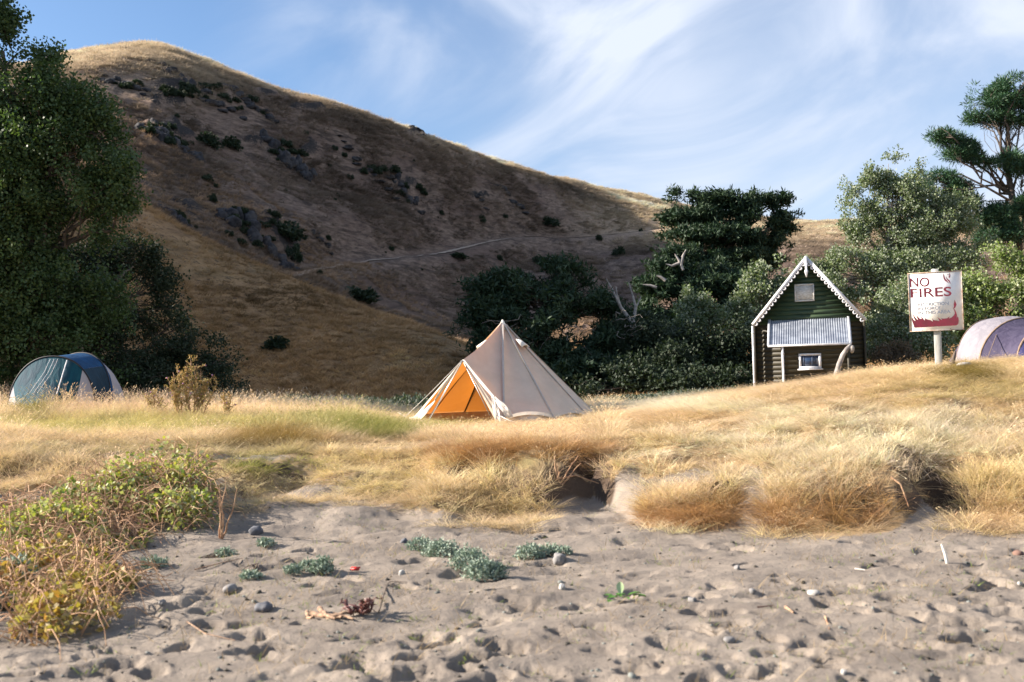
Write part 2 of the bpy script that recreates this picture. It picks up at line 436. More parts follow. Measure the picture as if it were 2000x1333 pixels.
CREST = [(-3600, 280, -60), (-800, 270, 120), (-200, 275, 165), (60, 285, 157), (130, 290, 130), (200, 295, 115), (280, 300, 109), (350, 302, 120), (450, 305, 155), (600, 318, 208), (700, 332, 236), (800, 345, 262), (850, 352, 278), (1000, 385, 328), (1075, 400, 352), (1150, 425, 370), (1230, 445, 382), (1300, 458, 396), (1400, 480, 424), (1540, 500, 437), (1640, 500, 434), (1750, 500, 432), (1900, 480, 425), (1940, 475, 412), (2000, 470, 396), (2600, 450, 340), (5000, 420, 200)]
Yc, Zc = station(CREST)
Ym, Zm = ST[-1]
ST.append((Yc - 24, Zc - (Zc - Zm) * 0.045 * 24 / 9))   # gentle shoulder before the crest
ST.append((Yc, Zc))
ST.append((Yc + 45, Zc - 7))
ST.append((Yc + 160, Zc - 45))
ST.append((Yc * 0 + 1200, Zc * 0 - 5))
ST.append((Yc * 0 + 2700, Zc * 0 - 8))
SY = np.array([s[0] for s in ST]); SZ = np.array([s[1] for s in ST])


def pchip(x, y, xq):
    h = np.diff(x); dl = np.diff(y) / h; d = np.zeros_like(y)
    w1 = 2 * h[1:] + h[:-1]; w2 = h[1:] + 2 * h[:-1]
    ok = dl[:-1] * dl[1:] > 0
    with np.errstate(all='ignore'):
        dd = (w1 + w2) / (w1 / dl[:-1] + w2 / dl[1:])
    d[1:-1] = np.where(ok, dd, 0); d[0] = dl[0]; d[-1] = dl[-1]
    i = np.clip(np.searchsorted(x, xq) - 1, 0, len(h) - 1); t = (xq - x[i]) / h[i]
    return (1 + 2 * t) * (1 - t) ** 2 * y[i] + t * (1 - t) ** 2 * h[i] * d[i] + t * t * (3 - 2 * t) * y[i + 1] + t * t * (t - 1) * h[i] * d[i + 1]


lY = np.log(YS)
Z = np.zeros((len(YS), len(US)))
for c in range(len(US)):
    Z[:, c] = pchip(np.log(SY[:, c]), SZ[:, c], lY)
XX = (US[None, :] - 1000) / F * YS[:, None]; YY = np.repeat(YS[:, None], len(US), 1)


def smooth(a, b, x):
    t = np.clip((x - a) / (b - a), 0, 1); return t * t * (3 - 2 * t)


# vegetation edge on the beach (photo pixels of ground points)
EDGE = np.array([(-900, 970), (-200, 970), (0, 960), (100, 950), (250, 940), (400, 935), (450, 960), (500, 975), (620, 950), (700, 975), (850, 1005), (960, 1015), (1060, 995), (1115, 965), (1190, 980), (1212, 925), (1240, 930), (1264, 1030), (1432, 1022), (1448, 925), (1478, 925), (1494, 1015), (1600, 1048), (1740, 1040), (1800, 1000), (1870, 1025), (1950, 1040), (2000, 1030), (3200, 1030)], float)
PXg, ROWg = proj(np.stack([XX.ravel(), YY.ravel(), Z.ravel()], 1)); PXg = PXg.reshape(Z.shape); ROWg = ROWg.reshape(Z.shape)
VEG = smooth(25, -25, ROWg - np.interp(PXg, EDGE[:, 0], EDGE[:, 1])); VEG[YY > 18] = 1
for px, row, rx, ry, k in [(640, 930, 230, 46, .4), (300, 890, 260, 16, .5), (1330, 890, 170, 16, .4), (1465, 980, 34, 60, 1.0), (1235, 950, 40, 46, .6), (1330, 935, 100, 20, .6), (740, 876, 160, 8, .45), (1255, 950, 60, 30, .5), (1830, 1000, 60, 40, .6)]:
    VEG *= 1 - k * smooth(1.3, .6, np.hypot((PXg - px) / rx, (ROWg - row) / ry) + .5 * fbm(XX * 1.5, YY * 1.5, 3, 17)) * (YY < 18)

near = smooth(22, 14, YY)
# terrace unevenness
Z += 0.05 * fbm(XX * 0.8, YY * 0.8, 3, 5) * smooth(9, 12, YY) * smooth(60, 40, YY)
Z += (0.08 + 0.16 * VEG) * fbm(XX * 1.5, YY * 1.3, 4, 6, .55) * smooth(9.6, 10.6, YY) * smooth(15.5, 13.5, YY)
# sand relief
sandm = near * smooth(2.5, 5, YY) * (1 - VEG * 0.6)
ang = 0.35
xr = XX * math.cos(ang) + YY * math.sin(ang); yr = -XX * math.sin(ang) + YY * math.cos(ang)
rip = fbm(xr * 0.7, yr * 2.6, 4, 11)
chop = fbm(XX * 3.2, YY * 3.6, 4, 21, 0.55)
chopw = 0.35 + 0.9 * smooth(5.2, 6.6, YY) + 0.2 * smooth(0.0, 0.25, fbm(XX * 0.6, YY * 0.6, 2, 31))
Z += sandm * (0.050 * rip + 0.021 * chop * chopw)
# footprints and scuffs
foot = [(985, 1262, .10, .055, 0.1), (795, 1312, .14, .05, .5), (740, 1255, .09, .03, .4), (835, 1248, .15, .022, .4), (120, 1280, .16, .03, .3), (190, 1292, .1, .03, .2), (235, 1285, .1, .03, .6), (335, 1265, .09, .03, .2), (150, 1310, .15, .025, .3),
        (1305, 1285, .1, .04, -.3), (1180, 1265, .08, .035, -.3), (1120, 1180, .1, .04, .9), (1210, 1160, .09, .04, -.4), (1165, 1225, .1, .045, -.5), (1460, 1300, .12, .04, -.2), (1400, 1150, .1, .05, -.6), (1410, 1198, .12, .035, .1), (1580, 1195, .1, .045, -.5), (1660, 1160, .1, .05, -.8), (1760, 1200, .12, .05, -.4), (1830, 1210, .12, .045, -.2), (1935, 1235, .12, .045, -.5), (1980, 1190, .1, .05, 0), (1310, 1255, .12, .05, -.3), (1590, 1250, .12, .035, -.2), (1735, 1250, .1, .03, 0), (490, 1215, .12, .03, .3), (310, 1220, .1, .035, .2), (560, 1320, .2, .025, .4), (1700, 1320, .15, .03, -.2), (700, 1290, .12, .02, .3)]
rf = np.random.default_rng(3)
for _ in range(270):
    foot.append((rf.uniform(-200, 2200), rf.uniform(1065, 1330) if rf.random() < .75 else rf.uniform(1020, 1150), rf.uniform(.04, .13), rf.uniform(.02, .06), rf.uniform(-.9, .9)))
for px, row, r_, dep, a_ in foot:
    d = P(px, row, 7.0) - CAM_O; t = 1.5 / -d[2] if d[2] < 0 else 0; w = CAM_O + d * t
    if w[1] > 13: continue
    ii = np.where(np.abs(YS - w[1]) < 3.2 * r_)[0]; uu = 1000 + F * w[0] / w[1]
    jj = np.where(np.abs(US - uu) < 3.4 * r_ * F / w[1])[0]
    if not len(ii) or not len(jj): continue
    s_ = np.ix_(ii, jj); dx = XX[s_] - w[0]; dy = YY[s_] - w[1]
    p = dx * math.cos(a_) + dy * math.sin(a_); q = -dx * math.sin(a_) + dy * math.cos(a_)
    jit = 1 + 0.5 * fbm(XX[s_] * 14, YY[s_] * 14, 2, int(px) % 97)
    rr = np.sqrt((p / (r_ * 1.45)) ** 2 + (q / (r_ * 0.85)) ** 2) * jit
    Z[s_] += (-dep * smooth(1.05, 0.55, rr) + dep * 0.14 * np.exp(-((rr - 1.25) / 0.28) ** 2)) * (1 - VEG[s_])
# eroded hollows in the bank
for px, row, yy, rx, ry, dep in [(905, 0, 12.55, .22, .22, .34), (1120, 0, 12.65, .30, .22, .30), (1190, 0, 12.75, .30, .2, .24), (1800, 0, 11.0, .36, .36, .30), (1850, 0, 10.6, .25, .35, .25), (1420, 0, 10.9, .2, .2, .14), (540, 0, 13.2, .6, .16, .12), (660, 0, 15.2, .8, .22, .10)]:
    c_x = (px - 1000) / F * yy
    rr = np.hypot((XX - c_x) / rx, (YY - yy) / ry) + .5 * fbm(XX * 3, YY * 3, 2, int(px))
    Z -= dep * smooth(1.15, .75, rr)
# hills: gullies, tussocks, ledges
hm = smooth(55, 90, YY)
far_ = smooth(100, 160, YY)
Z += hm * (1.1 * fbm(XX * 0.035, YY * 0.03, 4, 41) * (0.5 + 2.2 * far_) + 0.34 * fbm(XX * 0.28, YY * 0.16, 4, 51, 0.6) * (1 + 1.3 * far_))
led = fbm(XX * 0.05, YY * 0.05, 3, 61)
Z += far_ * 0.3 * smooth(1300, 1000, PXg) * np.sin((Z + led * 6) * 2.0) * smooth(-0.1, 0.3, led)
# rocky ground round the outcrops
ROCKY = np.zeros_like(Z)
PXh, ROWh = proj(np.stack([XX.ravel(), YY.ravel(), Z.ravel()], 1)); PXh = PXh.reshape(Z.shape); ROWh = ROWh.reshape(Z.shape)
for px, row, rx, ry in [(380, 170, 75, 14), (480, 190, 60, 14), (300, 200, 60, 12), (330, 262, 55, 22), (560, 295, 50, 26), (500, 280, 30, 12), (510, 445, 75, 38), (350, 420, 45, 26), (790, 365, 35, 16), (720, 330, 60, 8), (1010, 385, 30, 8), (820, 260, 40, 5), (600, 212, 60, 8), (940, 385, 30, 6)]:
    ROCKY = np.maximum(ROCKY, smooth(1.3, 0.4, np.hypot((PXh - px) / rx, (ROWh - row) / ry) + .9 * fbm(XX * .08, YY * .04, 3, 33)) * smooth(-.22, .12, fbm(XX * .15, YY * .08, 3, 34)) * (YY > 110) * (YY < Yc[None, :]))
Z += ROCKY * (1.2 + 1.5 * np.abs(fbm(XX * 0.3, YY * 0.3, 3, 71)))
SPUR = smooth(104, 88, YY)
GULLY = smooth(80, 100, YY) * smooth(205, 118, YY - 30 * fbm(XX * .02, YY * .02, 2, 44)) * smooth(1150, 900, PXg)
RIDGE_SUN = np.maximum(smooth(1, .15, (Yc[None, :] - YY) / (46 + 55 * smooth(560, 300, PXg))), smooth(1060, 1240, PXg) * smooth(500, 430, ROWg)) * far_  # mask for painted sunlight: along the crest and over the right shoulder

FI = lambda Y: np.interp(np.log(np.maximum(Y, 2.21)), lY, np.arange(len(YS)))


def gz(x, y):
    """height of the ground at x, y"""
    x = np.atleast_1d(np.asarray(x, float)); y = np.atleast_1d(np.asarray(y, float))
    i = FI(y); j = np.interp(1000 + F * x / np.maximum(y, 2.21), US, np.arange(len(US)))
    i0 = np.clip(np.floor(i).astype(int), 0, len(YS) - 2); j0 = np.clip(np.floor(j).astype(int), 0, len(US) - 2)
    a = i - i0; b = j - j0
    return (Z[i0, j0] * (1 - a) * (1 - b) + Z[i0 + 1, j0] * a * (1 - b) + Z[i0, j0 + 1] * (1 - a) * b + Z[i0 + 1, j0 + 1] * a * b)


def G(px, row, y0=3.0, y1=600.0):
    """first ground point seen behind a pixel"""
    d = P(px, row, 10.0) - CAM_O; d = d / d[1]
    ys = np.exp(np.linspace(math.log(y0), math.log(y1), 900)); pts = CAM_O + d * ys[:, None]
    below = pts[:, 2] < gz(pts[:, 0], pts[:, 1])
    k = int(np.argmax(below)) if below.any() else len(ys) - 1
    p = pts[k].copy(); p[2] = gz(p[0], p[1])[0]; return p


def on(px, Y, dz=0.0):
    """ground point at column px and distance Y"""
    p = P(px, 760, Y); p[2] = gz(p[0], p[1])[0] + dz; return p


# the track: a level bench cut along the hillside
tr_pts = np.array([(560, 544), (610, 531), (660, 520), (750, 507), (850, 499), (900, 487), (960, 472), (1000, 466), (1040, 463), (1070, 467), (1100, 468), (1160, 463), (1210, 458), (1260, 452), (1300, 447)], float)
TP = np.array([G(x, y, 100) for x, y in tr_pts]); tt = np.linspace(0, len(TP) - 1, 240); t0 = np.arange(len(TP))
tpx = np.interp(tt, t0, tr_pts[:, 0]); trw = np.interp(tt, t0, tr_pts[:, 1]); tY = np.interp(tt, t0, TP[:, 1])
for _ in range(60):
    for q_ in (tpx, trw): q_[1:-1] = (q_[:-2] + q_[1:-1] * 2 + q_[2:]) / 4
for _ in range(600): tY[1:-1] = (tY[:-2] + tY[1:-1] * 2 + tY[2:]) / 4
TPs = np.array([P(a_, b_, c_) for a_, b_, c_ in zip(tpx, trw, tY)])
Tn = np.gradient(TPs[:, :2], axis=0); Tn /= np.linalg.norm(Tn, axis=1)[:, None]; Nn = np.stack([-Tn[:, 1], Tn[:, 0]], 1)
for i_ in np.where((YS > tY.min() - 14) & (YS < tY.max() + 14))[0]:
    d2 = (XX[i_][:, None] - TPs[None, :, 0]) ** 2 + (YS[i_] - TPs[None, :, 1]) ** 2; k_ = d2.argmin(1); dm = np.sqrt(d2[np.arange(len(US)), k_])
    w = smooth(11, 1.5, dm); Z[i_] = Z[i_] * (1 - w) + TPs[k_, 2] * w

nr, nc = Z.shape
VV = np.stack([XX.ravel(), YY.ravel(), Z.ravel()], 1)
a = (np.arange(nr - 1)[:, None] * nc + np.arange(nc - 1)[None, :])
quads = np.stack([a, a + 1, a + nc + 1, a + nc], -1)
cy_ = YY[:-1, :-1]; cveg = VEG[:-1, :-1]
zones = {'sand': (cveg < 0.5) & (cy_ < 18), 'meadow': ((cveg >= 0.5) | (cy_ >= 18)) & (cy_ < 44), 'near_hill': (cy_ >= 44) & (cy_ < 100), 'hillside': cy_ >= 100}
for zn, mk in zones.items():
    q = quads[mk]; used, inv = np.unique(q, return_inverse=True); inv = inv.reshape(q.shape)
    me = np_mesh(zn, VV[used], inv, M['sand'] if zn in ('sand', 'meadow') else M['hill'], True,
                 {'veg': VEG.ravel()[used], 'spur': SPUR.ravel()[used], 'rocky': ROCKY.ravel()[used], 'ridge': RIDGE_SUN.ravel()[used], 'gully': GULLY.ravel()[used]})
    o = link(zn, me); o['kind'] = 'structure'

exec_marker = 'TERRAIN DONE'

# ------------------------------------------------------------------ large things: the cottage
def text_mesh(body, w, h, bold=0.0, x0=0.0, z0=0.0, thick=0.002):
    """flat lettering fitted to width w and cap height h, lying in the x-z plane at y = 0, facing -y"""
    cu = bpy.data.curves.new('lettering_curve', 'FONT'); cu.body = body; cu.size = 1; cu.offset = bold; cu.extrude = 0.0
    ob = bpy.data.objects.new('lettering_tmp', cu); COL.objects.link(ob)
    dg = bpy.context.evaluated_depsgraph_get(); me = bpy.data.meshes.new_from_object(ob.evaluated_get(dg))
    V = np.array([v.co[:] for v in me.vertices]); Fa = [list(p.vertices) for p in me.polygons]
    bpy.data.objects.remove(ob); bpy.data.curves.remove(cu); bpy.data.meshes.remove(me)
    lo = V.min(0); hi = V.max(0)
    X = (V[:, 0] - lo[0]) / (hi[0] - lo[0]) * w + x0; Zt = (V[:, 1] - lo[1]) / (hi[1] - lo[1]) * h + z0
    W = np.stack([X, np.zeros_like(X), Zt], 1)
    m = bpy.data.meshes.new('lettering'); m.from_pydata([tuple(v) for v in W], [], Fa); m.update(); return m


def boxmesh(name, c, size, mt, parent, rot=None, bevel=0.0, tilt=None):
    mb = MB(); mb.box((0, 0, 0), size, rot); V, Fa = mb.arrays()
    me = np_mesh(name, V, Fa, mt)
    if bevel:
        bm = bmesh.new(); bm.from_mesh(me); bmesh.ops.bevel(bm, geom=bm.edges[:], offset=bevel, segments=1, affect='EDGES'); bm.to_mesh(me); bm.free()
    o = link(name, me, parent); o.location = tuple(c)
    return o


M['board_green'] = simple('green_weatherboard', (0.040, 0.066, 0.028), (0.022, 0.042, 0.022), 3.0, 0.55, 0.25, 0.4, stretch=(0.6, 1, 6), bd=0.01)
M['board_dark'] = simple('dark_weatherboard', (0.045, 0.038, 0.02), (0.022, 0.02, 0.013), 3.0, 0.6, 0.25, 0.4, stretch=(0.6, 1, 6), bd=0.01)
M['white_paint'] = simple('white_paint', (0.74, 0.74, 0.76), (0.55, 0.54, 0.55), 5.0, 0.55, 0.1)
M['white_worn'] = simple('worn_white_paint', (0.62, 0.61, 0.58), (0.42, 0.40, 0.36), 9.0, 0.7, 0.15, stretch=(1, 1, 3))
M['lead_paint'] = simple('grey_white_paint', (0.50, 0.52, 0.55), (0.38, 0.39, 0.42), 6.0, 0.6, 0.1)
M['iron'] = simple('corrugated_iron', (0.40, 0.44, 0.50), (0.24, 0.27, 0.33), 2.6, 0.42, 0.1, 0.5, metal=0.5)
M['roof_red'] = simple('roof_iron', (0.20, 0.19, 0.19), (0.12, 0.11, 0.11), 3.0, 0.6, 0.1)
M['glass'] = mat('window_glass', lambda nt, out: pbsdf(nt, out, (0.02, 0.035, 0.07), 0.08, None, 0.6))
M['curtain'] = simple('curtain', (0.06, 0.08, 0.13), (0.02, 0.03, 0.05), 9.0, 0.8, 0.0, stretch=(4, 1, 0.3))

hb = P(1583, 747, 38.0); hy = R(-17)
base = np.array([hb[0], hb[1], 1.30])
house = root_of('cottage', 'small dark green weatherboard cottage with steep gable and white scalloped bargeboards', 'cottage', base, rz=hy)
SC = 38.0 / F
HW = 2.0; EAVE = 2.52; APEX = 4.93; DEP = 5.0
wall = link('wall', None, house)
bpy.data.objects.remove(wall)
# solid shell behind the boards
V = [(-HW, 0.03, -0.4), (HW, 0.03, -0.4), (HW, 0.03, EAVE), (0, 0.03, APEX - .08), (-HW, 0.03, EAVE), (-HW, DEP, -0.4), (HW, DEP, -0.4), (HW, DEP, EAVE), (0, DEP, APEX - .08), (-HW, DEP, EAVE)]
link('wall', np_mesh('wall', V, [np.array([[0, 1, 2, 3, 4]]), np.array([[9, 8, 7, 6, 5]]), np.array([[0, 4, 9, 5], [1, 6, 7, 2], [4, 3, 8, 9], [3, 2, 7, 8]])], M['board_dark']), house)
# weatherboards of the gable wall, one by one
bh = 0.175; z = -0.35; k = 0
rb = np.random.default_rng(5)
while z < APEX - 0.25:
    zt = z + bh
    def hw(zz_): return HW if zz_ <= EAVE else max(0.0, HW * (APEX - 0.1 - zz_) / (APEX - 0.1 - EAVE))
    a0, a1 = hw(z) - .015, max(hw(zt) - .015, 0.03)
    lo, hi = -0.010 - rb.uniform(0, .005), 0.004
    V = [(-a0, lo, z + .004), (a0, lo, z + .004), (a1, hi, zt), (-a1, hi, zt), (-a0, .03, z + .004), (a0, .03, z + .004), (a1, .03, zt), (-a1, .03, zt)]
    link('weatherboard', np_mesh('weatherboard', V, np.array([[0, 1, 2, 3], [0, 4, 5, 1], [1, 5, 6, 2], [3, 2, 6, 7], [0, 3, 7, 4]]), M['board_green'] if z > 2.3 else M['board_dark']), house)
    z = zt; k += 1
for s_ in (-1, 1):
    boxmesh('corner_board', (s_ * (HW + .012), -0.03, EAVE / 2 - .2), (0.09, 0.08, EAVE + .35), M['board_dark'], house)
# roof slopes with overhang
OV = 0.30
for s_ in (-1, 1):
    n_ = np.array([s_ * (APEX - EAVE), 0, HW]); n_ = n_ / np.linalg.norm(n_)
    e0 = np.array([s_ * (HW + .04), -OV, EAVE - .05]); e1 = np.array([0, -OV, APEX])
    e2 = e1 + [0, DEP + .5, 0]; e3 = e0 + [0, DEP + .5, 0]; th = n_ * 0.05
    V = [e0, e1, e2, e3, e0 + th, e1 + th, e2 + th, e3 + th]
    link('roof', np_mesh('roof', V, np.array([[0, 1, 2, 3], [7, 6, 5, 4], [0, 4, 5, 1], [3, 2, 6, 7], [0, 3, 7, 4]]), M['roof_red']), house)
    # bargeboard with scallops, each its own piece
    d_ = (e1 - e0) / np.linalg.norm(e1 - e0); dn = -n_
    w_ = 0.12; f_ = np.array([0, -0.035, 0])
    a_ = e0 + th * 1.25 - d_ * .02; b_ = e1 + th * 1.25 + d_ * .03
    V = [a_, b_, b_ + dn * w_, a_ + dn * w_]; V = V + [v + f_ for v in V]
    bb = link('bargeboard', np_mesh('bargeboard', V, np.array([[0, 3, 2, 1], [4, 5, 6, 7], [0, 1, 5, 4], [3, 7, 6, 2], [0, 4, 7, 3], [1, 2, 6, 5]]), M['white_paint']), house)
    Lb = np.linalg.norm(b_ - a_); ns = 17
    sm = None
    for i in range(ns):
        cc = a_ + d_ * (Lb * (i + .5) / ns) + dn * w_ + f_ * 0.5
        if sm is None:
            mb = MB(); r0, r1 = .082, .040; K = 10
            for j in range(K):
                t0 = math.pi * j / K; t1 = math.pi * (j + 1) / K
                q = []
                for yy in (-.012, .012):
                    for (rr, tt) in ((r0, t0), (r0, t1), (r1, t1), (r1, t0)):
                        rz_ = 1.25
                        q.append(d_ * math.cos(tt) * rr + dn * math.sin(tt) * rr * rz_ + np.array([0, yy, 0]))
                mb.add(q, [[0, 1, 2, 3], [7, 6, 5, 4], [0, 4, 5, 1], [2, 6, 7, 3]])
            V, Fa = mb.arrays(); sm = np_mesh('scallop', V, Fa, M['white_paint'])
        o = link('scallop', sm, bb); o.location = tuple(cc)
# finial hanging under the apex
mb = MB(); mb.tube([(0, -OV - .06, APEX + .06), (0, -OV - .06, APEX - .45), (0, -OV - .06, APEX - .49), (0, -OV - .06, APEX - .56), (0, -OV - .06, APEX - .62), (0, -OV - .06, APEX - .75)], [.04, .042, .065, .065, .05, .012], 8)
V, Fa = mb.arrays(); link('finial', np_mesh('finial', V, Fa, M['white_paint']), house)
# boarded loft window
lw = boxmesh('loft_window', (-0.10, -0.06, 3.62), (0.66, 0.05, 0.58), M['white_worn'], house); lw['label'] = 'worn white boarded loft hatch'
for (cx_, cz_, sx_, sz_) in ((0, .31, .70, .05), (0, -.31, .72, .05), (-.335, 0, .05, .57), (.335, 0, .05, .57)):
    boxmesh('frame', (cx_, -.035, cz_), (sx_, .03, sz_), M['white_worn'], lw)
# lean-to porch: boards, roof, window
PX0, PX1, PDEP = -1.42, 1.44, 1.15
PWL = -0.98
V = [(PWL, -PDEP + .02, -.4), (PX1 - .09, -PDEP + .02, -.4), (PX1 - .09, -PDEP + .02, 1.62), (PWL, -PDEP + .02, 1.62), (PWL, 0, -.4), (PX1 - .09, 0, -.4), (PX1 - .09, 0, 2.4), (PWL, 0, 2.4)]
link('porch_wall', np_mesh('porch_wall', V, np.array([[0, 1, 2, 3], [0, 3, 7, 4], [1, 5, 6, 2]]), M['board_dark']), house)
z = -0.35
while z < 1.55:
    zt = min(z + bh, 1.6); lo = -PDEP - .012
    V = [(PWL, lo, z + .004), (PX1 - .1, lo, z + .004), (PX1 - .1, -PDEP + .004, zt), (PWL, -PDEP + .004, zt), (PWL, -PDEP + .02, z + .004), (PX1 - .1, -PDEP + .02, z + .004)]
    link('weatherboard', np_mesh('weatherboard', V, np.array([[0, 1, 2, 3], [0, 4, 5, 1]]), M['board_dark']), house); z = zt
boxmesh('corner_board', (PX1 - .06, -PDEP - .012, .6), (.09, .07, 2.1), M['board_dark'], house)
boxmesh('corner_board', (PWL + .01, -PDEP - .012, .6), (.09, .07, 2.1), M['board_dark'], house)
# corrugated iron
nn = 34 * 8; xs = np.linspace(PX0, PX1, nn); wv = 0.022 * np.cos(np.arange(nn) / 8 * 2 * math.pi)
yt, zt_, yb, zb = -.01, 2.60, -PDEP - .22, 1.60
V = np.concatenate([np.stack([xs, yt + wv * .6, zt_ + wv], 1), np.stack([xs, yb + wv * .6, zb + wv], 1)])
i = np.arange(nn - 1); link('porch_roof', np_mesh('porch_roof', V, np.stack([i + nn, i + nn + 1, i + 1, i], 1), M['iron'], True), house)
ra = math.atan2(zt_ - zb, yt - yb)
for xx in (PX0 - .02, PX1 + .02):
    boxmesh('roof_trim', (xx, (yt + yb) / 2, (zt_ + zb) / 2 + .015), (.10, math.hypot(yt - yb, zt_ - zb) + .04, .06), M['lead_paint'], house, np.array(Matrix.Rotation(ra, 3, 'X')))
boxmesh('gutter', ((PX0 + PX1) / 2, yb - .045, zb - .03), (PX1 - PX0 + .1, .08, .075), M['white_paint'], house, bevel=.01)
wn = boxmesh('window', (.02, -PDEP - .05, .98), (.80, .04, .56), M['white_paint'], house)
boxmesh('frame', (0, -.03, .24), (.78, .03, .075), M['white_paint'], wn); boxmesh('frame', (0, -.03, -.24), (.78, .03, .075), M['white_paint'], wn)
boxmesh('frame', (-.35, -.03, 0), (.08, .03, .40), M['white_paint'], wn); boxmesh('frame', (.35, -.03, 0), (.08, .03, .40), M['white_paint'], wn)
boxmesh('pane', (0, -.024, 0), (.62, .006, .40), M['glass'], wn)
for xx in (-.22, .08): boxmesh('curtain', (xx, -.0285, 0), (.05, .002, .39), M['curtain'], wn)
boxmesh('sill', (0, -.05, -.31), (.90, .09, .045), M['white_paint'], wn)
for (xx, yy, z0, z1) in ((-HW - .07, -.15, -.6, EAVE - .1), (PX0 + .48, yb + .02, -.5, zb - .05)):
    mb = MB(); mb.tube([(xx, yy, z0), (xx, yy, z1)], .042, 8); V, Fa = mb.arrays(); dp = link('downpipe', np_mesh('downpipe', V, Fa, M['white_paint'], True), house)
    for zz_ in np.linspace(z0 + .8, z1 - .3, 2):
        mb = MB(); mb.tube([(xx, yy, zz_), (xx, yy, zz_ + .06)], .052, 8); V, Fa = mb.arrays(); link('bracket', np_mesh('bracket', V, Fa, M['white_paint'], True), dp)

# curved weathered post by the porch
pb = on(1634, 36.0, -.1)
cp = root_of('curved_post', 'tall curved grey weathered post with a round knob leaning beside the cottage porch', 'post', pb)
pts = [P(1633, 742, 36), P(1634, 730, 36), P(1639, 712, 36), P(1646, 694, 36), P(1654, 682, 36), P(1662, 673, 36)]
mb = MB(); mb.tube(pts, [.11, .105, .095, .09, .08, .05], 8); V, Fa = mb.arrays(); wpart('post', V, Fa, M['deadwood'], cp, True)
V, Fa = icorock(P(1664, 682, 36), (.09, .1, .15), 4, 2, .15); wpart('knob', V, Fa, M['deadwood'], cp, True)

# ------------------------------------------------------------------ the sign
M['sign_white'] = simple('sign_enamel', (0.80, 0.79, 0.78), (0.72, 0.70, 0.67), 5.0, 0.4, 0.03, 0.5)
M['sign_rust'] = simple('sign_edge', (0.30, 0.18, 0.11), (0.50, 0.44, 0.38), 9.0, 0.7, 0.1)
M['maroon'] = simple('maroon_print', (0.15, 0.018, 0.035), (0.11, 0.02, 0.03), 9.0, 0.5, 0.0)
M['grey_print'] = simple('grey_blue_print', (0.12, 0.14, 0.19), (0.17, 0.19, 0.24), 12.0, 0.5, 0.0)
M['post_grey'] = simple('weathered_post_wood', (0.50, 0.50, 0.47), (0.30, 0.30, 0.28), 4.0, 0.85, 0.3, stretch=(3, 3, .4), bd=.01)
sb = P(1834, 722, 18.4); sgz = gz(sb[0], sb[1])[0]
sign = root_of('warning_sign', 'white enamel no fires warning sign with maroon flames on a grey wooden post', 'sign', (sb[0], sb[1], sgz), rz=R(-21))
PXM = 18.4 / F                     # metres per photo pixel at the sign
zrow = lambda row: P(1830, row, 18.4)[2] - sgz
SW, SH = 96 * PXM, 114 * PXM; scx = -.01; scz = (zrow(532) + zrow(647)) / 2
post = boxmesh('post', (0, .0, (zrow(526) - .3) / 2), (.125, .075, zrow(526) + .3), M['post_grey'], sign, bevel=.006)
board = boxmesh('board', (scx, -.065, scz), (SW, .022, SH), M['sign_white'], sign)
for (x_, z_, w_, h_) in ((0, SH / 2, SW + .02, .016), (0, -SH / 2, SW + .02, .012), (-SW / 2, 0, .014, SH - .018), (SW / 2, 0, .010, SH - .018)):
    boxmesh('frame', (x_, -.004, z_), (w_, .034, h_), M['sign_rust'], board)
q = 1 / 5.13 * PXM                 # one pixel of the enlarged view


def bx(x, y, dy=-.0135): return ((x - 578) * q, dy, (462 - y) * q)


for body, x0, x1, y0, y1, bold, mk in (('NO', 346, 527, 215, 310, .012, 'maroon'), ('FIRES', 349, 726, 322, 416, .012, 'maroon'),
                                       ('RESTRICTION', 410, 697, 472, 504, .008, 'grey_print'), ('IN FORCE', 411, 621, 513, 545, .008, 'grey_print'), ('IN THIS AREA', 412, 710, 553, 587, .008, 'grey_print')):
    me = text_mesh(body, (x1 - x0) * q, (y1 - y0) * q, bold); me.name = 'lettering'; me.materials.append(M[mk])
    o = link('lettering', me, board); o.location = bx(x0, y1); o['label'] = 'printed words ' + body


def flat(name, polys, mk):
    bm = bmesh.new()
    for pl in polys:
        vs = [bm.verts.new(bx(x, y)) for x, y in pl]
        f = bm.faces.new(vs); f.normal_update()
        if f.normal.y > 0: f.normal_flip()
    bmesh.ops.triangulate(bm, faces=bm.faces[:]); me = bpy.data.meshes.new(name); bm.to_mesh(me); bm.free(); me.materials.append(M[mk])
    return link(name, me, board)


flames = [(370, 718), (363, 690), (352, 650), (349, 590), (352, 612), (366, 640), (384, 652), (366, 610), (362, 575), (372, 600), (392, 630), (408, 642), (394, 605), (390, 588), (404, 606), (420, 626), (444, 634), (432, 612), (445, 618), (460, 640), (472, 648), (468, 620), (480, 634), (500, 642), (520, 648), (546, 664), (538, 630), (552, 650), (578, 655), (606, 662), (598, 640), (588, 620), (606, 638), (632, 656), (622, 634), (640, 640), (676, 638), (700, 620), (694, 640), (716, 632), (740, 612), (750, 588), (744, 560), (736, 540), (752, 556), (762, 585), (768, 610), (764, 640), (774, 622), (780, 640), (782, 668), (776, 700), (757, 712)]
flat('flame_print', [flames], 'maroon')
flat('flame_print', [[(660, 185), (668, 215), (672, 235), (688, 258), (700, 275), (708, 292), (690, 276), (672, 262), (660, 240), (657, 210)],
                     [(681, 205), (684, 225), (700, 248), (714, 262), (724, 300), (706, 270), (690, 250), (681, 230)],
                     [(716, 180), (722, 205), (720, 225), (712, 238), (706, 225), (713, 210)],
                     [(735, 545), (745, 520), (742, 500), (750, 475), (752, 455), (762, 485), (768, 505), (760, 525), (750, 540)]], 'maroon')
M['bolt'] = simple('rusty_bolt', (0.12, 0.08, 0.07), (0.08, 0.05, 0.04), 9, .6, 0)
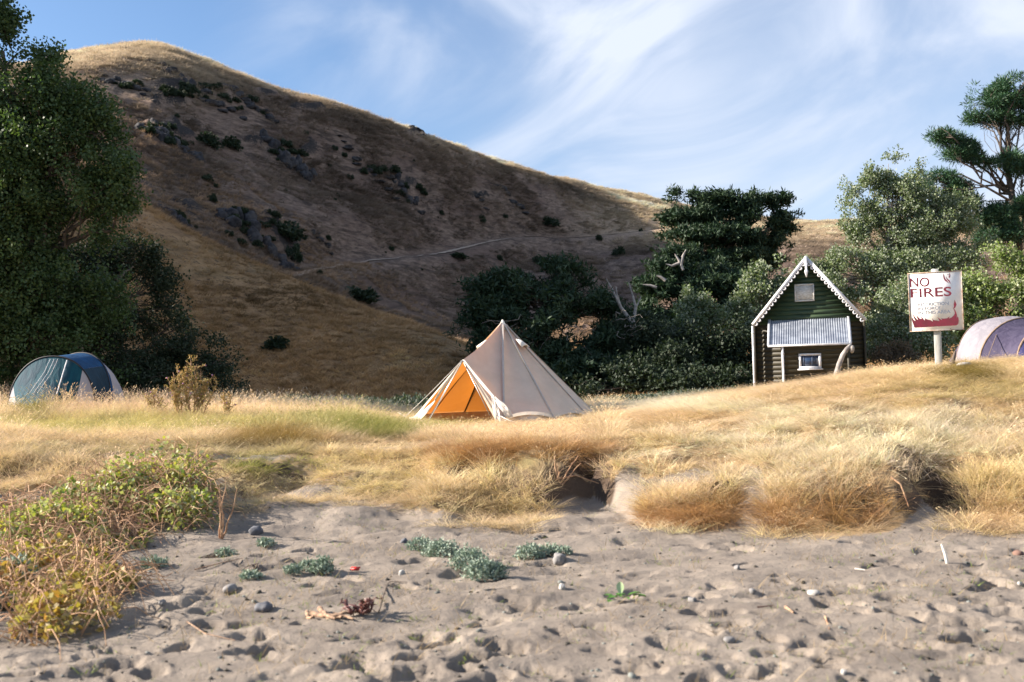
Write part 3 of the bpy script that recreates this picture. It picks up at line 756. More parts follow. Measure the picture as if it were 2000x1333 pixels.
for (x_, y_) in ((435, 200), (440, 748), (705, 742), (700, 200)):
    mb = MB(); mb.tube([(0, 0, 0), (0, -.006, 0)], .008, 6); V, Fa = mb.arrays(); o = link('bolt', np_mesh('bolt', V, Fa, M['bolt']), board); o.location = bx(x_, y_, -.011)
bd = np.array(on(1860, 18.2, -.05)); lp = root_of('leaning_stump', 'short dark splintered stick leaning in the grass to the right of the sign post', 'stick', bd)
mb = MB(); mb.tube([P(1856, 738, 18.2), P(1857, 722, 18.2), P(1862, 702, 18.2), P(1866, 686, 18.2)], [.06, .055, .038, .018], 7); V, Fa = mb.arrays(); wpart('shaft', V, Fa, M['bark'], lp)
V, Fa = icorock(P(1858, 733, 18.15), (.06, .05, .07), 3, 2, .2); tag(link('stone', np_mesh('stone', V, Fa, M['stone_pale'])), 'pale stone at the foot of the dark leaning stick by the sign', 'stone')
V, Fa = icorock(on(1886, 17.8, .06), (.12, .07, .05), 8, 2, .2); tag(link('stone', np_mesh('stone', V, Fa, M['stone_pale'])), 'flat pale stone in the tuft right of the leaning stick', 'stone')

# ------------------------------------------------------------------ bell tent
def m_canvas(nt, out):
    v = scaled(nt, (1, 1, 1), True); n = noise(nt, 3.0, 4, .6, v); n_b = noise(nt, 1.2, 3, .5, v, .5)
    c = mixc(nt, maprange(nt, n, .3, .7), (0.67, 0.60, 0.48), (0.60, 0.54, 0.43))
    nb = bump(nt, n_b, .5, .08)
    p = pbsdf(nt, None, c, .9, nb, .1)
    t = N(nt, 'ShaderNodeBsdfTranslucent'); t.inputs[0].default_value = (1.0, 0.33, 0.04, 1)
    m = N(nt, 'ShaderNodeMixShader'); m.inputs[0].default_value = 0.17
    L(nt, p.outputs[0], m.inputs[1]); L(nt, t.outputs[0], m.inputs[2]); L(nt, m.outputs[0], out.inputs[0])


M['canvas'] = mat('bell_tent_canvas', m_canvas)
M['canvas_hem'] = simple('canvas_hem', (0.74, 0.68, 0.60), (0.64, 0.58, 0.5), 5, .9, .1)
M['canvas_seam'] = simple('canvas_seam', (0.50, 0.43, 0.38), (0.44, 0.38, 0.34), 5, .9, .1)
M['rope'] = simple('rope', (0.70, 0.66, 0.60), (0.5, 0.47, 0.42), 20, .9, 0)
M['steel'] = simple('tent_pole_steel', (0.45, 0.45, 0.45), (0.35, 0.35, 0.35), 20, .4, 0, .5, metal=.8)
TY = 26.0; tc_ = P(986, 820, TY); tz = gz(tc_[0], tc_[1])[0]
TC = np.array([tc_[0], tc_[1], tz])
bell = root_of('bell_tent', 'cream canvas bell tent with its orange glowing door open in the dry grass', 'tent', TC)
HT = P(986, 627, TY)[2] - tz; RE = 2.42; ZE = 0.16
apex = np.array([0, 0, HT])


def guy_pt(deg): a_ = R(deg); return np.array([RE * math.cos(a_), RE * math.sin(a_), ZE])


def patch(A, B, C, n=22, sag=0.10, belly=0.0, hem=0.12, inward=None):
    """canvas between apex A and the two lower points B, C, sagging between its taut edges"""
    V = []; I = []
    for i in range(n + 1):
        t = i / n
        for j in range(n + 1):
            s_ = j / n
            p = A * (1 - t) + (B * (1 - s_) + C * s_) * t
            w = 4 * s_ * (1 - s_)
            nrm = np.cross(B - A, C - A); nrm = nrm / np.linalg.norm(nrm)
            cen = (A + B + C) / 3; 
            if np.dot(nrm, np.array([cen[0], cen[1], 0.4])) < 0: nrm = -nrm
            p = p - nrm * sag * w * math.sin(math.pi * min(1, t * .95 + .03)) ** .8
            p = p + np.array([0, 0, 1]) * hem * w * t ** 4 - np.array([0, 0, 1]) * belly * math.sin(math.pi * t)
            V.append(p)
    for i in range(n):
        for j in range(n):
            a_ = i * (n + 1) + j; I.append([a_, a_ + 1, a_ + n + 2, a_ + n + 1])
    return np.array(V), np.array(I)


doorP = P(904, 703, TY - 1.75) - TC
BR = P(972, 815, TY - 2.42) - TC; BL = P(800, 818, TY - 0.6) - TC
BR[2] = .05; BL[2] = 0.02
degs = [-90, -60, -30, 0, 30, 60, 90, 120, 150, 180]
mb = MB()
for d0, d1 in zip(degs[:-1], degs[1:]):
    V, I = patch(apex, guy_pt(d0), guy_pt(d1), 18, 0.13 if d0 in (-90, -60) else .09); mb.add(V, I)
B90 = guy_pt(-90)
V, I = patch(apex, doorP, B90, 22, 0.10, .09, 0); mb.add(V, I)           # right of the door, above
V, I = patch(doorP, BR, B90, 16, 0.0, 0, .04); mb.add(V, I)            # down to the hem
V, I = patch(apex, guy_pt(180), doorP, 18, 0.12, .09, 0); mb.add(V, I)
V, I = patch(doorP, guy_pt(180), BL, 12, 0.02, 0, 0); mb.add(V, I)
V, Fa = mb.arrays(); cv_ = link('canvas', np_mesh('canvas', V, Fa, M['canvas'], True), bell)
bm = bmesh.new(); bm.from_mesh(cv_.data); bmesh.ops.remove_doubles(bm, verts=bm.verts, dist=.004); bmesh.ops.recalc_face_normals(bm, faces=bm.faces); bm.to_mesh(cv_.data); bm.free()
# short wall under the hem
mb = MB(); angs = np.radians(np.linspace(-92, 180, 60)); Vw = []
for a_ in angs:
    rr = 2.27 + .03 * math.sin(a_ * 14)
    Vw += [(rr * math.cos(a_), rr * math.sin(a_), -.1), (rr * math.cos(a_), rr * math.sin(a_), ZE + .12)]
i = np.arange(59) * 2; link('skirt_wall', np_mesh('skirt_wall', Vw, np.stack([i, i + 2, i + 3, i + 1], 1), M['canvas_hem'], True), bell)


def ribbon(pts, w, dirv, name, mt, parent=bell, wrinkle=0.0, n=14):
    pts = np.asarray(pts, float); t = np.linspace(0, 1, len(pts)); tt = np.linspace(0, 1, n)
    p = np.stack([np.interp(tt, t, pts[:, k]) for k in range(3)], 1)
    ww = np.interp(tt, t, w if hasattr(w, '__len__') else [w] * len(pts)); dirv = np.asarray(dirv, float); dirv /= np.linalg.norm(dirv)
    m = 5; V = []
    for i_ in range(n):
        for j_ in range(m):
            s_ = j_ / (m - 1)
            V.append(p[i_] + dirv * ww[i_] * s_ + np.array([0, -1, 0]) * wrinkle * math.sin(s_ * 9 + i_ * .8) * ww[i_])
    I = [[i_ * m + j_, i_ * m + j_ + 1, (i_ + 1) * m + j_ + 1, (i_ + 1) * m + j_] for i_ in range(n - 1) for j_ in range(m - 1)]
    me = np_mesh(name, V, np.array(I), mt, True); o = link(name, me, parent)
    sm_ = o.modifiers.new('thickness', 'SOLIDIFY'); sm_.thickness = .006; return o


# door edges and tied back flaps
T_ = lambda px, row, Y: P(px, row, Y) - TC
ribbon([doorP + [0, -.03, 0], T_(925, 733, TY - 1.95), T_(945, 758, TY - 2.1), T_(962, 777, TY - 2.25)], [.05, .10, .12, .10], (.8, -.5, -.1), 'door_edge', M['canvas_hem'], wrinkle=.05)
ribbon([T_(960, 774, TY - 2.3), T_(962, 795, TY - 2.4), T_(966, 815, TY - 2.5), T_(972, 834, TY - 2.55)], [.07, .13, .17, .20], (1, -.35, .05), 'door_flap', M['canvas_hem'], wrinkle=.22)
ribbon([T_(963, 776, TY - 2.32), T_(972, 792, TY - 2.45), T_(981, 806, TY - 2.5), T_(990, 818, TY - 2.5)], [.05, .16, .2, .16], (1, -.2, .3), 'door_flap', M['canvas_hem'], wrinkle=.12)
ribbon([T_(851, 781, TY - 1.6), T_(838, 792, TY - 1.5), T_(822, 806, TY - 1.35), T_(800, 817, TY - 1.2)], [.05, .20, .26, .10], (-.25, -.3, -1), 'door_flap', M['canvas_hem'], wrinkle=.12)
ribbon([doorP + [-.02, -.05, -.04], T_(880, 742, TY - 1.75), T_(865, 763, TY - 1.7), T_(851, 783, TY - 1.62)], [.03, .07, .07, .04], (-.7, -.3, .3), 'door_edge', M['canvas_hem'], wrinkle=.04)
# storm door pole frame, centre pole
mb = MB(); mb.tube([doorP + [0, .02, -.02], [BR[0], BR[1] + .1, -.1]], .014, 6); V, Fa = mb.arrays(); link('door_pole', np_mesh('door_pole', V, Fa, M['steel'], True), bell)
mb = MB(); mb.tube([doorP + [0, .02, -.02], T_(838, 818, TY - 1.35)], .014, 6); V, Fa = mb.arrays(); link('door_pole', np_mesh('door_pole', V, Fa, M['steel'], True), bell)
mb = MB(); mb.tube([(0, 0, -.1), (0, 0, HT - .03)], .02, 8); V, Fa = mb.arrays(); link('centre_pole', np_mesh('centre_pole', V, Fa, M['steel'], True), bell)
# top cap seam lines, vents, inner seams
for dg_ in degs[:-1]:
    g = guy_pt(dg_); out = np.array([g[0], g[1], .9]); out /= np.linalg.norm(out)
    pts = [apex * (1 - t) + g * t + out * .012 for t in np.linspace(.04, .995, 6)]
    side_ = np.cross(out, apex - g); side_ /= np.linalg.norm(side_)
    V = []
    for p in pts: V += [p - side_ * .022, p + side_ * .022]
    i = np.arange(5) * 2; o = link('seam', np_mesh('seam', V, np.stack([i, i + 1, i + 3, i + 2], 1), M['canvas_seam']), bell)
    V2 = [v - out * .03 for v in V]; link('inner_seam', np_mesh('inner_seam', V2, np.stack([i, i + 2, i + 3, i + 1], 1), M['bark']), bell)
mb = MB(); mb.tube([apex + [0, 0, .03], apex - [0, 0, .06], apex - [0, 0, .26]], [.02, .06, .215], 12); V, Fa = mb.arrays(); link('apex_cap', np_mesh('apex_cap', V, Fa, M['canvas_hem'], True), bell)
for deg_, t_ in ((-38, .26), (-150, .26), (30, .26)):
    g = guy_pt(deg_); c_ = apex * (1 - t_) + g * t_; o_ = np.array([g[0], g[1], 0]) / RE; s_ = np.array([-o_[1], o_[0], 0]); dn_ = (g - apex) / np.linalg.norm(g - apex)
    V = []; K = 8
    for i_ in range(2):
        for j_ in range(K + 1):
            th_ = math.pi * j_ / K; w_ = .10 if i_ == 0 else .125; up = (.015 if i_ == 0 else .09) * math.sin(th_)
            V.append(c_ + dn_ * (-.2 + .3 * i_) + s_ * w_ * math.cos(th_) + (o_ * .75 + np.array([0, 0, .8])) * up)
    I = [[j_, j_ + 1, j_ + K + 2, j_ + K + 1] for j_ in range(K)]
    o = link('vent_hood', np_mesh('vent_hood', V, np.array(I), M['canvas_hem'], True), bell)
    o.modifiers.new('t', 'SOLIDIFY').thickness = .02
# guy ropes
for (a_, b_) in ((guy_pt(-90), T_(1027, 829, TY - 3.0)), (guy_pt(-60), T_(1151, 823, TY - 2.9)), (guy_pt(-30), T_(1196, 815, TY - 2.2)), (guy_pt(0), T_(1240, 811, TY - .4)), (doorP, T_(786, 820, TY - 1.6)), (doorP, T_(833, 830, TY - 2.9)), (guy_pt(180), T_(778, 806, TY + .1)), (BR + [0, 0, .25], T_(1008, 826, TY - 3.1)), (guy_pt(150), np.array([-3.2, 1.7, 0])), (guy_pt(90), np.array([0, 3.6, 0]))):
    mb = MB(); mb.tube([a_, (a_ + b_) / 2 - [0, 0, .02], b_], .009, 5); V, Fa = mb.arrays(); link('guy_rope', np_mesh('guy_rope', V, Fa, M['rope']), bell)

# ------------------------------------------------------------------ dome tents
def nylon(name, a, b, tr=.2, tcol=None, ww=.72):
    def f(nt, out):
        v = scaled(nt, (1, 1, .3), True); n = noise(nt, 5.0, 4, .6, v, .6)
        c = mixc(nt, maprange(nt, n, .35, .65), a, b)
        p = pbsdf(nt, None, c, ww, bump(nt, n, .6, .05), .22)
        t = N(nt, 'ShaderNodeBsdfTranslucent'); t.inputs[0].default_value = (*(tcol or a), 1)
        m = N(nt, 'ShaderNodeMixShader'); m.inputs[0].default_value = tr
        L(nt, p.outputs[0], m.inputs[1]); L(nt, t.outputs[0], m.inputs[2]); L(nt, m.outputs[0], out.inputs[0])
    return mat(name, f)


M['ny_teal'] = nylon('teal_nylon', (0.008, 0.075, 0.105), (0.005, 0.04, 0.07))
M['ny_blue'] = nylon('blue_nylon', (0.012, 0.075, 0.19), (0.008, 0.05, 0.13))
M['ny_white'] = nylon('white_nylon', (0.50, 0.47, 0.48), (0.42, 0.40, 0.43), .3)
M['ny_navy'] = nylon('navy_nylon', (0.012, 0.04, 0.07), (0.01, 0.03, 0.05), .1)
M['ny_lilac'] = nylon('lilac_white_nylon', (0.34, 0.32, 0.35), (0.27, 0.255, 0.29), .3)
M['ny_purple'] = nylon('purple_nylon', (0.09, 0.078, 0.13), (0.06, 0.052, 0.095), .3)
M['ny_dpurple'] = nylon('dark_purple_nylon', (0.055, 0.055, 0.15), (0.04, 0.04, 0.12), .3)
M['pole_black'] = simple('black_pole_sleeve', (0.012, 0.014, 0.02), (0.02, 0.02, 0.025), 9, .6, 0)
M['pole_brown'] = simple('brown_pole_sleeve', (0.28, 0.19, 0.13), (0.2, 0.14, 0.1), 9, .6, 0)


def arch(L_, T, Rr, n=24, pw=2.2):
    """arch through left foot, top and right foot"""
    L_, T, Rr = map(np.asarray, (L_, T, Rr)); mid = (L_ + Rr) / 2; half = (Rr - L_) / 2; up = T - mid
    th = np.linspace(math.pi, 0, n)
    c = np.cos(th); s_ = np.sin(th); e = 2 / pw
    return mid + np.sign(c)[:, None] * (np.abs(c) ** e)[:, None] * half + (np.abs(s_) ** e)[:, None] * up


def loft(A, B, sub=6, bow=0.0, wr=0.0, j0=0.0, j1=1.0, inward=None):
    n = len(A); i0 = int(round(j0 * (n - 1))); i1 = int(round(j1 * (n - 1))); A = A[i0:i1 + 1]; B = B[i0:i1 + 1]; n = len(A); V = []
    cen = (A.mean(0) + B.mean(0)) / 2; cen[2] = min(A[:, 2].min(), B[:, 2].min())
    for k_ in range(sub + 1):
        t = k_ / sub; p = A * (1 - t) + B * t; o_ = p - cen; o_ /= np.linalg.norm(o_, axis=1)[:, None]
        V.append(p + o_ * (bow * math.sin(math.pi * t)) + o_ * wr * (np.sin(np.arange(n) * 2.3) * math.sin(math.pi * t))[:, None])
    V = np.vstack(V); a_ = np.arange(sub)[:, None] * n + np.arange(n - 1)[None]
    return V, np.stack([a_, a_ + 1, a_ + n + 1, a_ + n], -1).reshape(-1, 4)


def dome_part(name, VF, mt, root): o = wpart(name, VF[0], VF[1], mt, root, True); return o


# blue and white tent
bY = 26.5; bb_ = on(130, bY); blue = root_of('dome_tent', 'teal blue and white three arch dome tent under the dark tree', 'tent', bb_)
g0 = lambda px, Y: on(px, Y, 0.0)
A0 = arch(g0(14, bY - .3), P(105, 697, bY - .6), g0(186, bY - .6), 33)
A1 = arch(g0(62, bY + 1.2), P(158, 690, bY + .6), g0(211, bY + .3), 33, 2.1)
A2 = arch(g0(150, bY + 2.4), P(196, 722, bY + 1.5), g0(247, bY + 1.2), 33, 2.0)
F0 = arch(g0(24, bY - .55), P(105, 722, bY - 1.1), g0(178, bY - 1.0), 33)
Fm = F0 * .3 + A0 * .7; bot = F0.copy()
# front closing panel: fan from the first arch to the ground in front
Gd = np.array([g0(p_, bY - .5 - .75 * math.sin(math.pi * (p_ - 14) / 172)) for p_ in np.linspace(14, 186, 33)])
for nm, j0, j1, mt_, wr_ in (('side_panel', 0, .17, 'ny_white', .01), ('door_panel', .17, .72, 'ny_teal', .022), ('side_panel', .72, .97, 'ny_white', .025), ('side_panel', .97, 1, 'ny_navy', 0)):
    dome_part(nm, loft(A0, Gd, 10, .06, wr_, j0, j1), M[mt_], blue)
dome_part('middle_panel', loft(A0, A1, 6, .0, .008, 0, .72), M['ny_blue'], blue)
dome_part('middle_panel', loft(A0, A1, 6, .0, .008, .72, 1), M['ny_navy'], blue)
A1b = A1 * .78 + A2 * .22
dome_part('rear_panel', loft(A1, A1b, 4, .03, .008), M['ny_blue'], blue)
End = np.array([g0(p_, bY + 1.3) for p_ in np.linspace(150, 247, 33)])
dome_part('rear_panel', loft(A1b, A2, 5, .05, .012), M['ny_white'], blue)
dome_part('rear_panel', loft(A2, End, 5, .05, .01), M['ny_white'], blue)
for A_, mt_ in ((A0, 'pole_black'), (A1, 'pole_black')):
    V, Fa = tube(A_ + [0, 0, .01], .022, 6); wpart('pole_sleeve', V, Fa, M[mt_], blue, True)
zp = [P(131, 704, bY - .75), P(123, 730, bY - 1.1), P(111, 770, bY - 1.35)]
V, Fa = tube(zp, .014, 5); wpart('zip', V, Fa, M['white_paint'], blue)
for px_ in (84, 92, 99):
    V, Fa = tube([P(px_ + 14, 702, bY - .72), P(px_ + 2, 728, bY - 1.05), P(px_ - 26, 768, bY - 1.2)], .007, 4); wpart('fold_line', V, Fa, M['white_paint'], blue)
V, Fa = tube([A1[16], g0(262, bY + .5)], .006, 4); wpart('guy_rope', V, Fa, M['rope'], blue)

# purple and white tent
pY = 24.0; pbs = on(1935, pY); purple = root_of('dome_tent', 'lilac white and purple dome tent behind the sign at the right edge', 'tent', pbs)
gp = lambda px, Y: on(px, Y, -.1)
C0 = arch(gp(1846, pY + .5), P(1902, 668, pY + .7), gp(1925, pY + 1.9), 25, 1.9)
C1 = arch(gp(1868, pY - .2), P(1935, 624, pY + .4), gp(2010, pY + 1.9), 25, 2.1)
C2 = arch(gp(1913, pY - 1.0), P(2004, 621, pY - .3), gp(2105, pY + .8), 25, 2.0)
C3 = arch(gp(1990, pY - 1.8), P(2060, 636, pY - .9), gp(2160, pY + .1), 25, 2.0)
dome_part('rear_panel', loft(arch(gp(1842, pY + .6), P(1868, 702, pY + 1.0), gp(1890, pY + 1.9), 25), C0, 4, .03, .01), M['ny_purple'], purple)
dome_part('rear_panel', loft(C0, C1, 6, .04, .012, .0, .32), M['ny_purple'], purple)
dome_part('rear_panel', loft(C0, C1, 6, .04, .006, .32, 1), M['ny_lilac'], purple)
dome_part('roof_panel', loft(C1, C2, 8, .05, .012), M['ny_lilac'], purple)
dome_part('side_panel', loft(C2, C3, 8, -.06, .012, 0, .45), M['ny_purple'], purple)
dome_part('front_panel', loft(C2, C3, 8, -.06, .01, .45, 1), M['ny_dpurple'], purple)
Ed = np.array([gp(p_, pY - 2.2) for p_ in np.linspace(1995, 2170, 25)])
dome_part('front_panel', loft(C3, Ed, 5, .05, .01), M['ny_dpurple'], purple)
for A_, r_ in ((C2, .022), (C3, .026), (C1 + [0, 0, .012], .008)):
    V, Fa = tube(A_, r_, 6); wpart('pole_sleeve', V, Fa, M['pole_brown'], purple, True)
V, Fa = tube([P(1957, 634, pY - .3), P(1946, 655, pY - 1.0), P(1928, 702, pY - 1.9)], .008, 5); wpart('guy_rope', V, Fa, M['pole_brown'], purple)
V, Fa = tube([P(1890, 655, pY + .4), P(1872, 690, pY - .2), P(1864, 712, pY - .5)], .008, 5); wpart('guy_rope', V, Fa, M['rope'], purple)

# ------------------------------------------------------------------ foliage
def rand_dirs(n, r=rng):
    v = r.normal(0, 1, (n, 3)); return v / np.linalg.norm(v, axis=1)[:, None]


def leaf_mesh(C, Dr, length, width, r=rng, fold=0.0, tint=None):
    """C leaf bases, Dr direction of each leaf; diamond leaves (4 corners)"""
    n = len(C); Dr = Dr / (np.linalg.norm(Dr, axis=1)[:, None] + 1e-9)
    S = np.cross(Dr, rand_dirs(n, r)); S /= np.linalg.norm(S, axis=1)[:, None] + 1e-9
    ln = (length * r.uniform(.65, 1.25, n))[:, None]; w = (width * r.uniform(.7, 1.2, n))[:, None]
    V = np.stack([C, C + Dr * ln * .45 + S * w * .5, C + Dr * ln, C + Dr * ln * .45 - S * w * .5], 1).reshape(-1, 3)
    I = np.arange(n)[:, None] * 4 + np.arange(4)[None]
    if tint is None: tint = r.random(n)
    return V, I, np.repeat(tint, 4)


def clumps_of(lobes, n, r, inner=.30, jitter=.20):
    """lobes (px,row,Y,rx_px,rz_px[,depth_factor]) -> clump centres, lobe index"""
    w = np.array([l[3] * l[4] for l in lobes], float); w /= w.sum(); out = []; idx = []
    for k, l in enumerate(lobes):
        m = max(3, int(round(n * w[k]))); c = P(l[0], l[1], l[2]); s_ = l[2] / F
        rad = np.array([l[3] * s_, (l[5] if len(l) > 5 else .8) * l[3] * s_, l[4] * s_])
        d = rand_dirs(m, r); rr = r.uniform(inner, 1.0, m) ** .6
        out.append(c + d * rr[:, None] * rad * (1 + r.normal(0, jitter, m))[:, None]); idx += [k] * m
    return np.vstack(out), np.array(idx)


def make_tree(name, label, cat, trunk, lobes, leaf, n_clump, per, cr, ll, lw, seed, bark='bark', up=0.3, flat=1.0, group=None, twigs=.25, tr=.05, pxmin=-180, outward=0.0, bound=2180, limb_r=.5, amp=.35, gap=-.12):
    r = np.random.default_rng(seed)
    tp = np.array([P(*t[:3]) for t in trunk]); tp[0, 2] = gz(tp[0, 0], tp[0, 1])[0] - .15
    root = root_of(name, label, cat, tp[0] + [0, 0, .15], group)
    # trunk and limbs
    mb = MB(); tr_ = [t[3] for t in trunk]; mb.tube(tp, tr_, 8)
    C, idx = clumps_of(lobes, n_clump, r)
    q = proj(C)[0]; gsc = cr * 2.6; keep = (q > pxmin) & (q < bound) & (fbm(C[:, 0] / gsc + seed, C[:, 2] / gsc, 3, seed) + .25 * fbm(C[:, 1] / gsc, C[:, 0] / gsc, 2, seed + 5) > gap); C = C[keep]; idx = idx[keep]
    for k, l in enumerate(lobes):
        c = P(*l[:3]); i_ = np.argmin(np.linalg.norm(tp - (c - [0, 0, .3 * abs(c[2] - tp[0, 2])]), axis=1)); i_ = min(i_, len(tp) - 1)
        a_ = tp[i_]; rr = tr_[i_] * limb_r
        pts = crooked(a_, c, 8, amp, 0.04, r); mb.tube(pts, np.linspace(rr, max(.015, rr * .25), 8), 6)
        mine = C[idx == k]
        for c2 in mine[r.random(len(mine)) < twigs]:
            j = r.integers(3, 8); p2 = crooked(pts[j], c2, 5, amp * .9, 0.03, r); mb.tube(p2, np.linspace(max(.012, rr * .28), .006 + tr * .08, 5), 4, False)
    V, Fa = mb.arrays(); wpart('trunk', V, Fa, M[bark], root, True)
    # crown
    m = len(C); cs = r.uniform(.6, 1.35, m)
    B = np.repeat(C, per, 0); d = rand_dirs(m * per, r); rad = (r.random(m * per) ** .45)
    off = d * rad[:, None] * cr * np.repeat(cs, per)[:, None]; off[:, 2] *= flat
    dirs = rand_dirs(m * per, r) * (1 - outward) + d * outward * 1.6; dirs[:, 2] += up
    ti = np.clip(np.repeat(r.random(m), per) * .6 + r.random(m * per) * .4, 0, 1)
    V, I, t = leaf_mesh(B + off, dirs, ll, lw, r, tint=ti)
    wpart('crown', V, I, M[leaf], root, False, {'tint': t})
    return root


left_lobes = [(-70, 60, 31, 90, 90), (5, 50, 31, 38, 45), (20, 140, 31, 95, 50), (-20, 10, 31, 50, 40), (70, 190, 31, 95, 60), (150, 210, 31, 75, 55), (180, 260, 31, 60, 55), (90, 300, 31, 130, 80), (225, 330, 31, 52, 36), (185, 370, 31, 80, 40),
              (10, 330, 31, 120, 110), (100, 110, 31.5, 30, 22), (90, 390, 31.5, 130, 70), (-60, 250, 31, 90, 120), (-60, 420, 31, 100, 120), (40, 480, 31.5, 120, 60), (150, 440, 32, 90, 50), (20, 560, 32, 140, 70), (120, 540, 32.5, 110, 60), (-40, 640, 32, 100, 70), (235, 250, 31.5, 24, 22), (245, 400, 31.5, 30, 24), (60, 660, 32, 120, 60), (170, 600, 33, 90, 60), (90, 730, 33, 130, 30)]
make_tree('broadleaf_tree', 'tall dense broadleaf tree with glossy leaves filling the left edge', 'tree', [(100, 740, 33, .34), (80, 640, 32.5, .26), (60, 520, 32, .24), (40, 380, 31.5, .2), (20, 240, 31, .13), (5, 100, 31, .06)],
          left_lobes, 'leaf_left', 3300, 52, .38, .115, .085, 101, up=.1, twigs=.12, gap=-.34)
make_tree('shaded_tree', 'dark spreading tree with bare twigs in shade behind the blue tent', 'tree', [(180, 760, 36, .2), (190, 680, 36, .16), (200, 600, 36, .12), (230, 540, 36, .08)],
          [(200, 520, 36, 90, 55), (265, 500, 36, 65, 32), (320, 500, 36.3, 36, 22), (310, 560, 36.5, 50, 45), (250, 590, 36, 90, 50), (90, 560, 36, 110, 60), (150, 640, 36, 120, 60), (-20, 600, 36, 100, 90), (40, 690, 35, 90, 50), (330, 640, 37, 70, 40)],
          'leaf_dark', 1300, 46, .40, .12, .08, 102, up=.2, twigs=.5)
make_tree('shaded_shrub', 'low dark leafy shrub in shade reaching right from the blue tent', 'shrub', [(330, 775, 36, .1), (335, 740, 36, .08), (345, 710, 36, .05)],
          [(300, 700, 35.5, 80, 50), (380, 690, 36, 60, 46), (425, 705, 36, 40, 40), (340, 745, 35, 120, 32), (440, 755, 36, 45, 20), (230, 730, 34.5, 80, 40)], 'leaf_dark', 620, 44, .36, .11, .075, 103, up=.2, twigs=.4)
make_tree('broadleaf_tree', 'large broadleaf tree unseen beyond the left edge, added for its shade', 'tree', [(-480, 760, 32.5, .4), (-480, 600, 32.5, .3), (-470, 420, 32.5, .2), (-460, 260, 32.5, .1)],  # added out of view to keep the left trees in shade
          [(-440, 60, 32.8, 130, 110, 1.2), (-460, 200, 32.8, 170, 130, 1.2), (-380, 360, 32.8, 170, 130, 1.2), (-560, 360, 32.8, 160, 130, 1.2), (-420, 520, 32.8, 200, 110, 1.2), (-600, 560, 32.8, 150, 110, 1.2), (-300, 620, 32.8, 140, 90, 1.2)], 'leaf_left', 1000, 44, .7, .26, .2, 120, up=.1, twigs=.05, pxmin=-900, gap=-1)
# bare stems hanging in the shade of the left trees
lr = np.random.default_rng(55)
for k, (pa, pb) in enumerate((((90, 690), (110, 590)), ((112, 600), (30, 618)), ((95, 560), (85, 440)), ((160, 690), (150, 600)), ((112, 608), (170, 585)), ((60, 470), (45, 420)), ((220, 560), (260, 520)))):
    o_ = bpy.data.objects['shaded_tree']; V, Fa = tube(crooked(P(*pa, 33.6), P(*pb, 33.4), 8, .22, 0, lr), np.linspace(.05, .02, 8), 5); wpart('bare_stem', V, Fa, M['palebark'], o_, True)

t3 = make_tree('shaded_cypress', 'dark old cypress full of dead grey twigs behind the bell tent', 'tree', [(1060, 790, 56, .4), (1062, 700, 56, .3), (1065, 620, 56, .22), (1070, 560, 56, .12)],
               [(1080, 535, 56, 65, 22), (1000, 550, 56, 60, 24), (945, 560, 56, 36, 16), (1120, 560, 56, 50, 24), (1060, 580, 56, 110, 34), (960, 610, 55.5, 60, 34), (1150, 600, 56, 45, 36), (1040, 650, 55, 120, 50), (1170, 660, 55, 60, 50), (1090, 515, 56, 30, 10), (940, 660, 55, 36, 36), (1080, 720, 54.5, 140, 50), (1200, 720, 55, 60, 45), (960, 745, 55, 70, 35), (1175, 618, 57, 50, 36), (1215, 660, 57, 44, 44), (1150, 580, 57, 30, 20)],
               'leaf_macro', 2100, 32, .58, .36, .11, 104, up=.35, flat=.5, twigs=.2, gap=-.27)
for k in range(34):
    x0 = lr.uniform(960, 1230); y0 = lr.uniform(620, 750); L_ = lr.uniform(25, 80); a_ = lr.uniform(-1.2, 1.2) + (0.0 if x0 > 1080 else math.pi)
    V, Fa = tube(crooked(P(x0, y0, 54.5), P(x0 + L_ * math.cos(a_), y0 - L_ * math.sin(a_) * .6, 52.6), 7, .3, .06, lr), np.linspace(.035, .01, 7), 4); wpart('dead_branch', V, Fa, M['palebark'], t3)
dt = root_of('dead_tree', 'bleached dead tree forking in a V between the two dark cypresses', 'tree', on(1245, 58))
for pts, r0 in (([(1248, 690), (1243, 655), (1236, 632), (1212, 600), (1196, 566), (1184, 545)], .2), ([(1236, 632), (1242, 600), (1236, 578), (1228, 552)], .12), ([(1214, 602), (1205, 575), (1203, 560)], .06), ([(1243, 600), (1252, 580)], .05)):
    pp = np.array([P(x, y, 55.5) for x, y in pts]); V, Fa = tube(pp, np.linspace(r0, .03, len(pp)), 6); wpart('trunk' if r0 == .2 else 'dead_branch', V, Fa, M['deadwood'], dt, True)

make_tree('cypress_tree', 'big dark flat topped cypress against the sky left of the cottage', 'tree', [(1440, 720, 80, .8), (1436, 620, 80, .62), (1430, 540, 80, .5), (1425, 480, 80, .35), (1420, 430, 80, .2)],
          [(1350, 384, 80, 42, 14), (1405, 392, 80, 42, 14), (1470, 396, 80, 46, 15), (1515, 392, 80, 32, 12), (1322, 424, 80, 36, 14), (1380, 420, 80, 60, 18), (1450, 425, 80, 60, 20), (1510, 428, 80, 40, 22), (1345, 460, 79, 50, 16), (1420, 462, 79, 65, 22), (1495, 468, 80, 50, 22), (1370, 498, 79, 55, 18), (1450, 510, 79, 62, 24), (1400, 535, 78, 70, 20), (1535, 445, 80, 18, 10), (1500, 510, 79, 30, 16)],
          'leaf_macro', 1500, 40, .62, .42, .13, 105, up=.3, flat=.5, gap=-.2, twigs=.10, limb_r=.35)
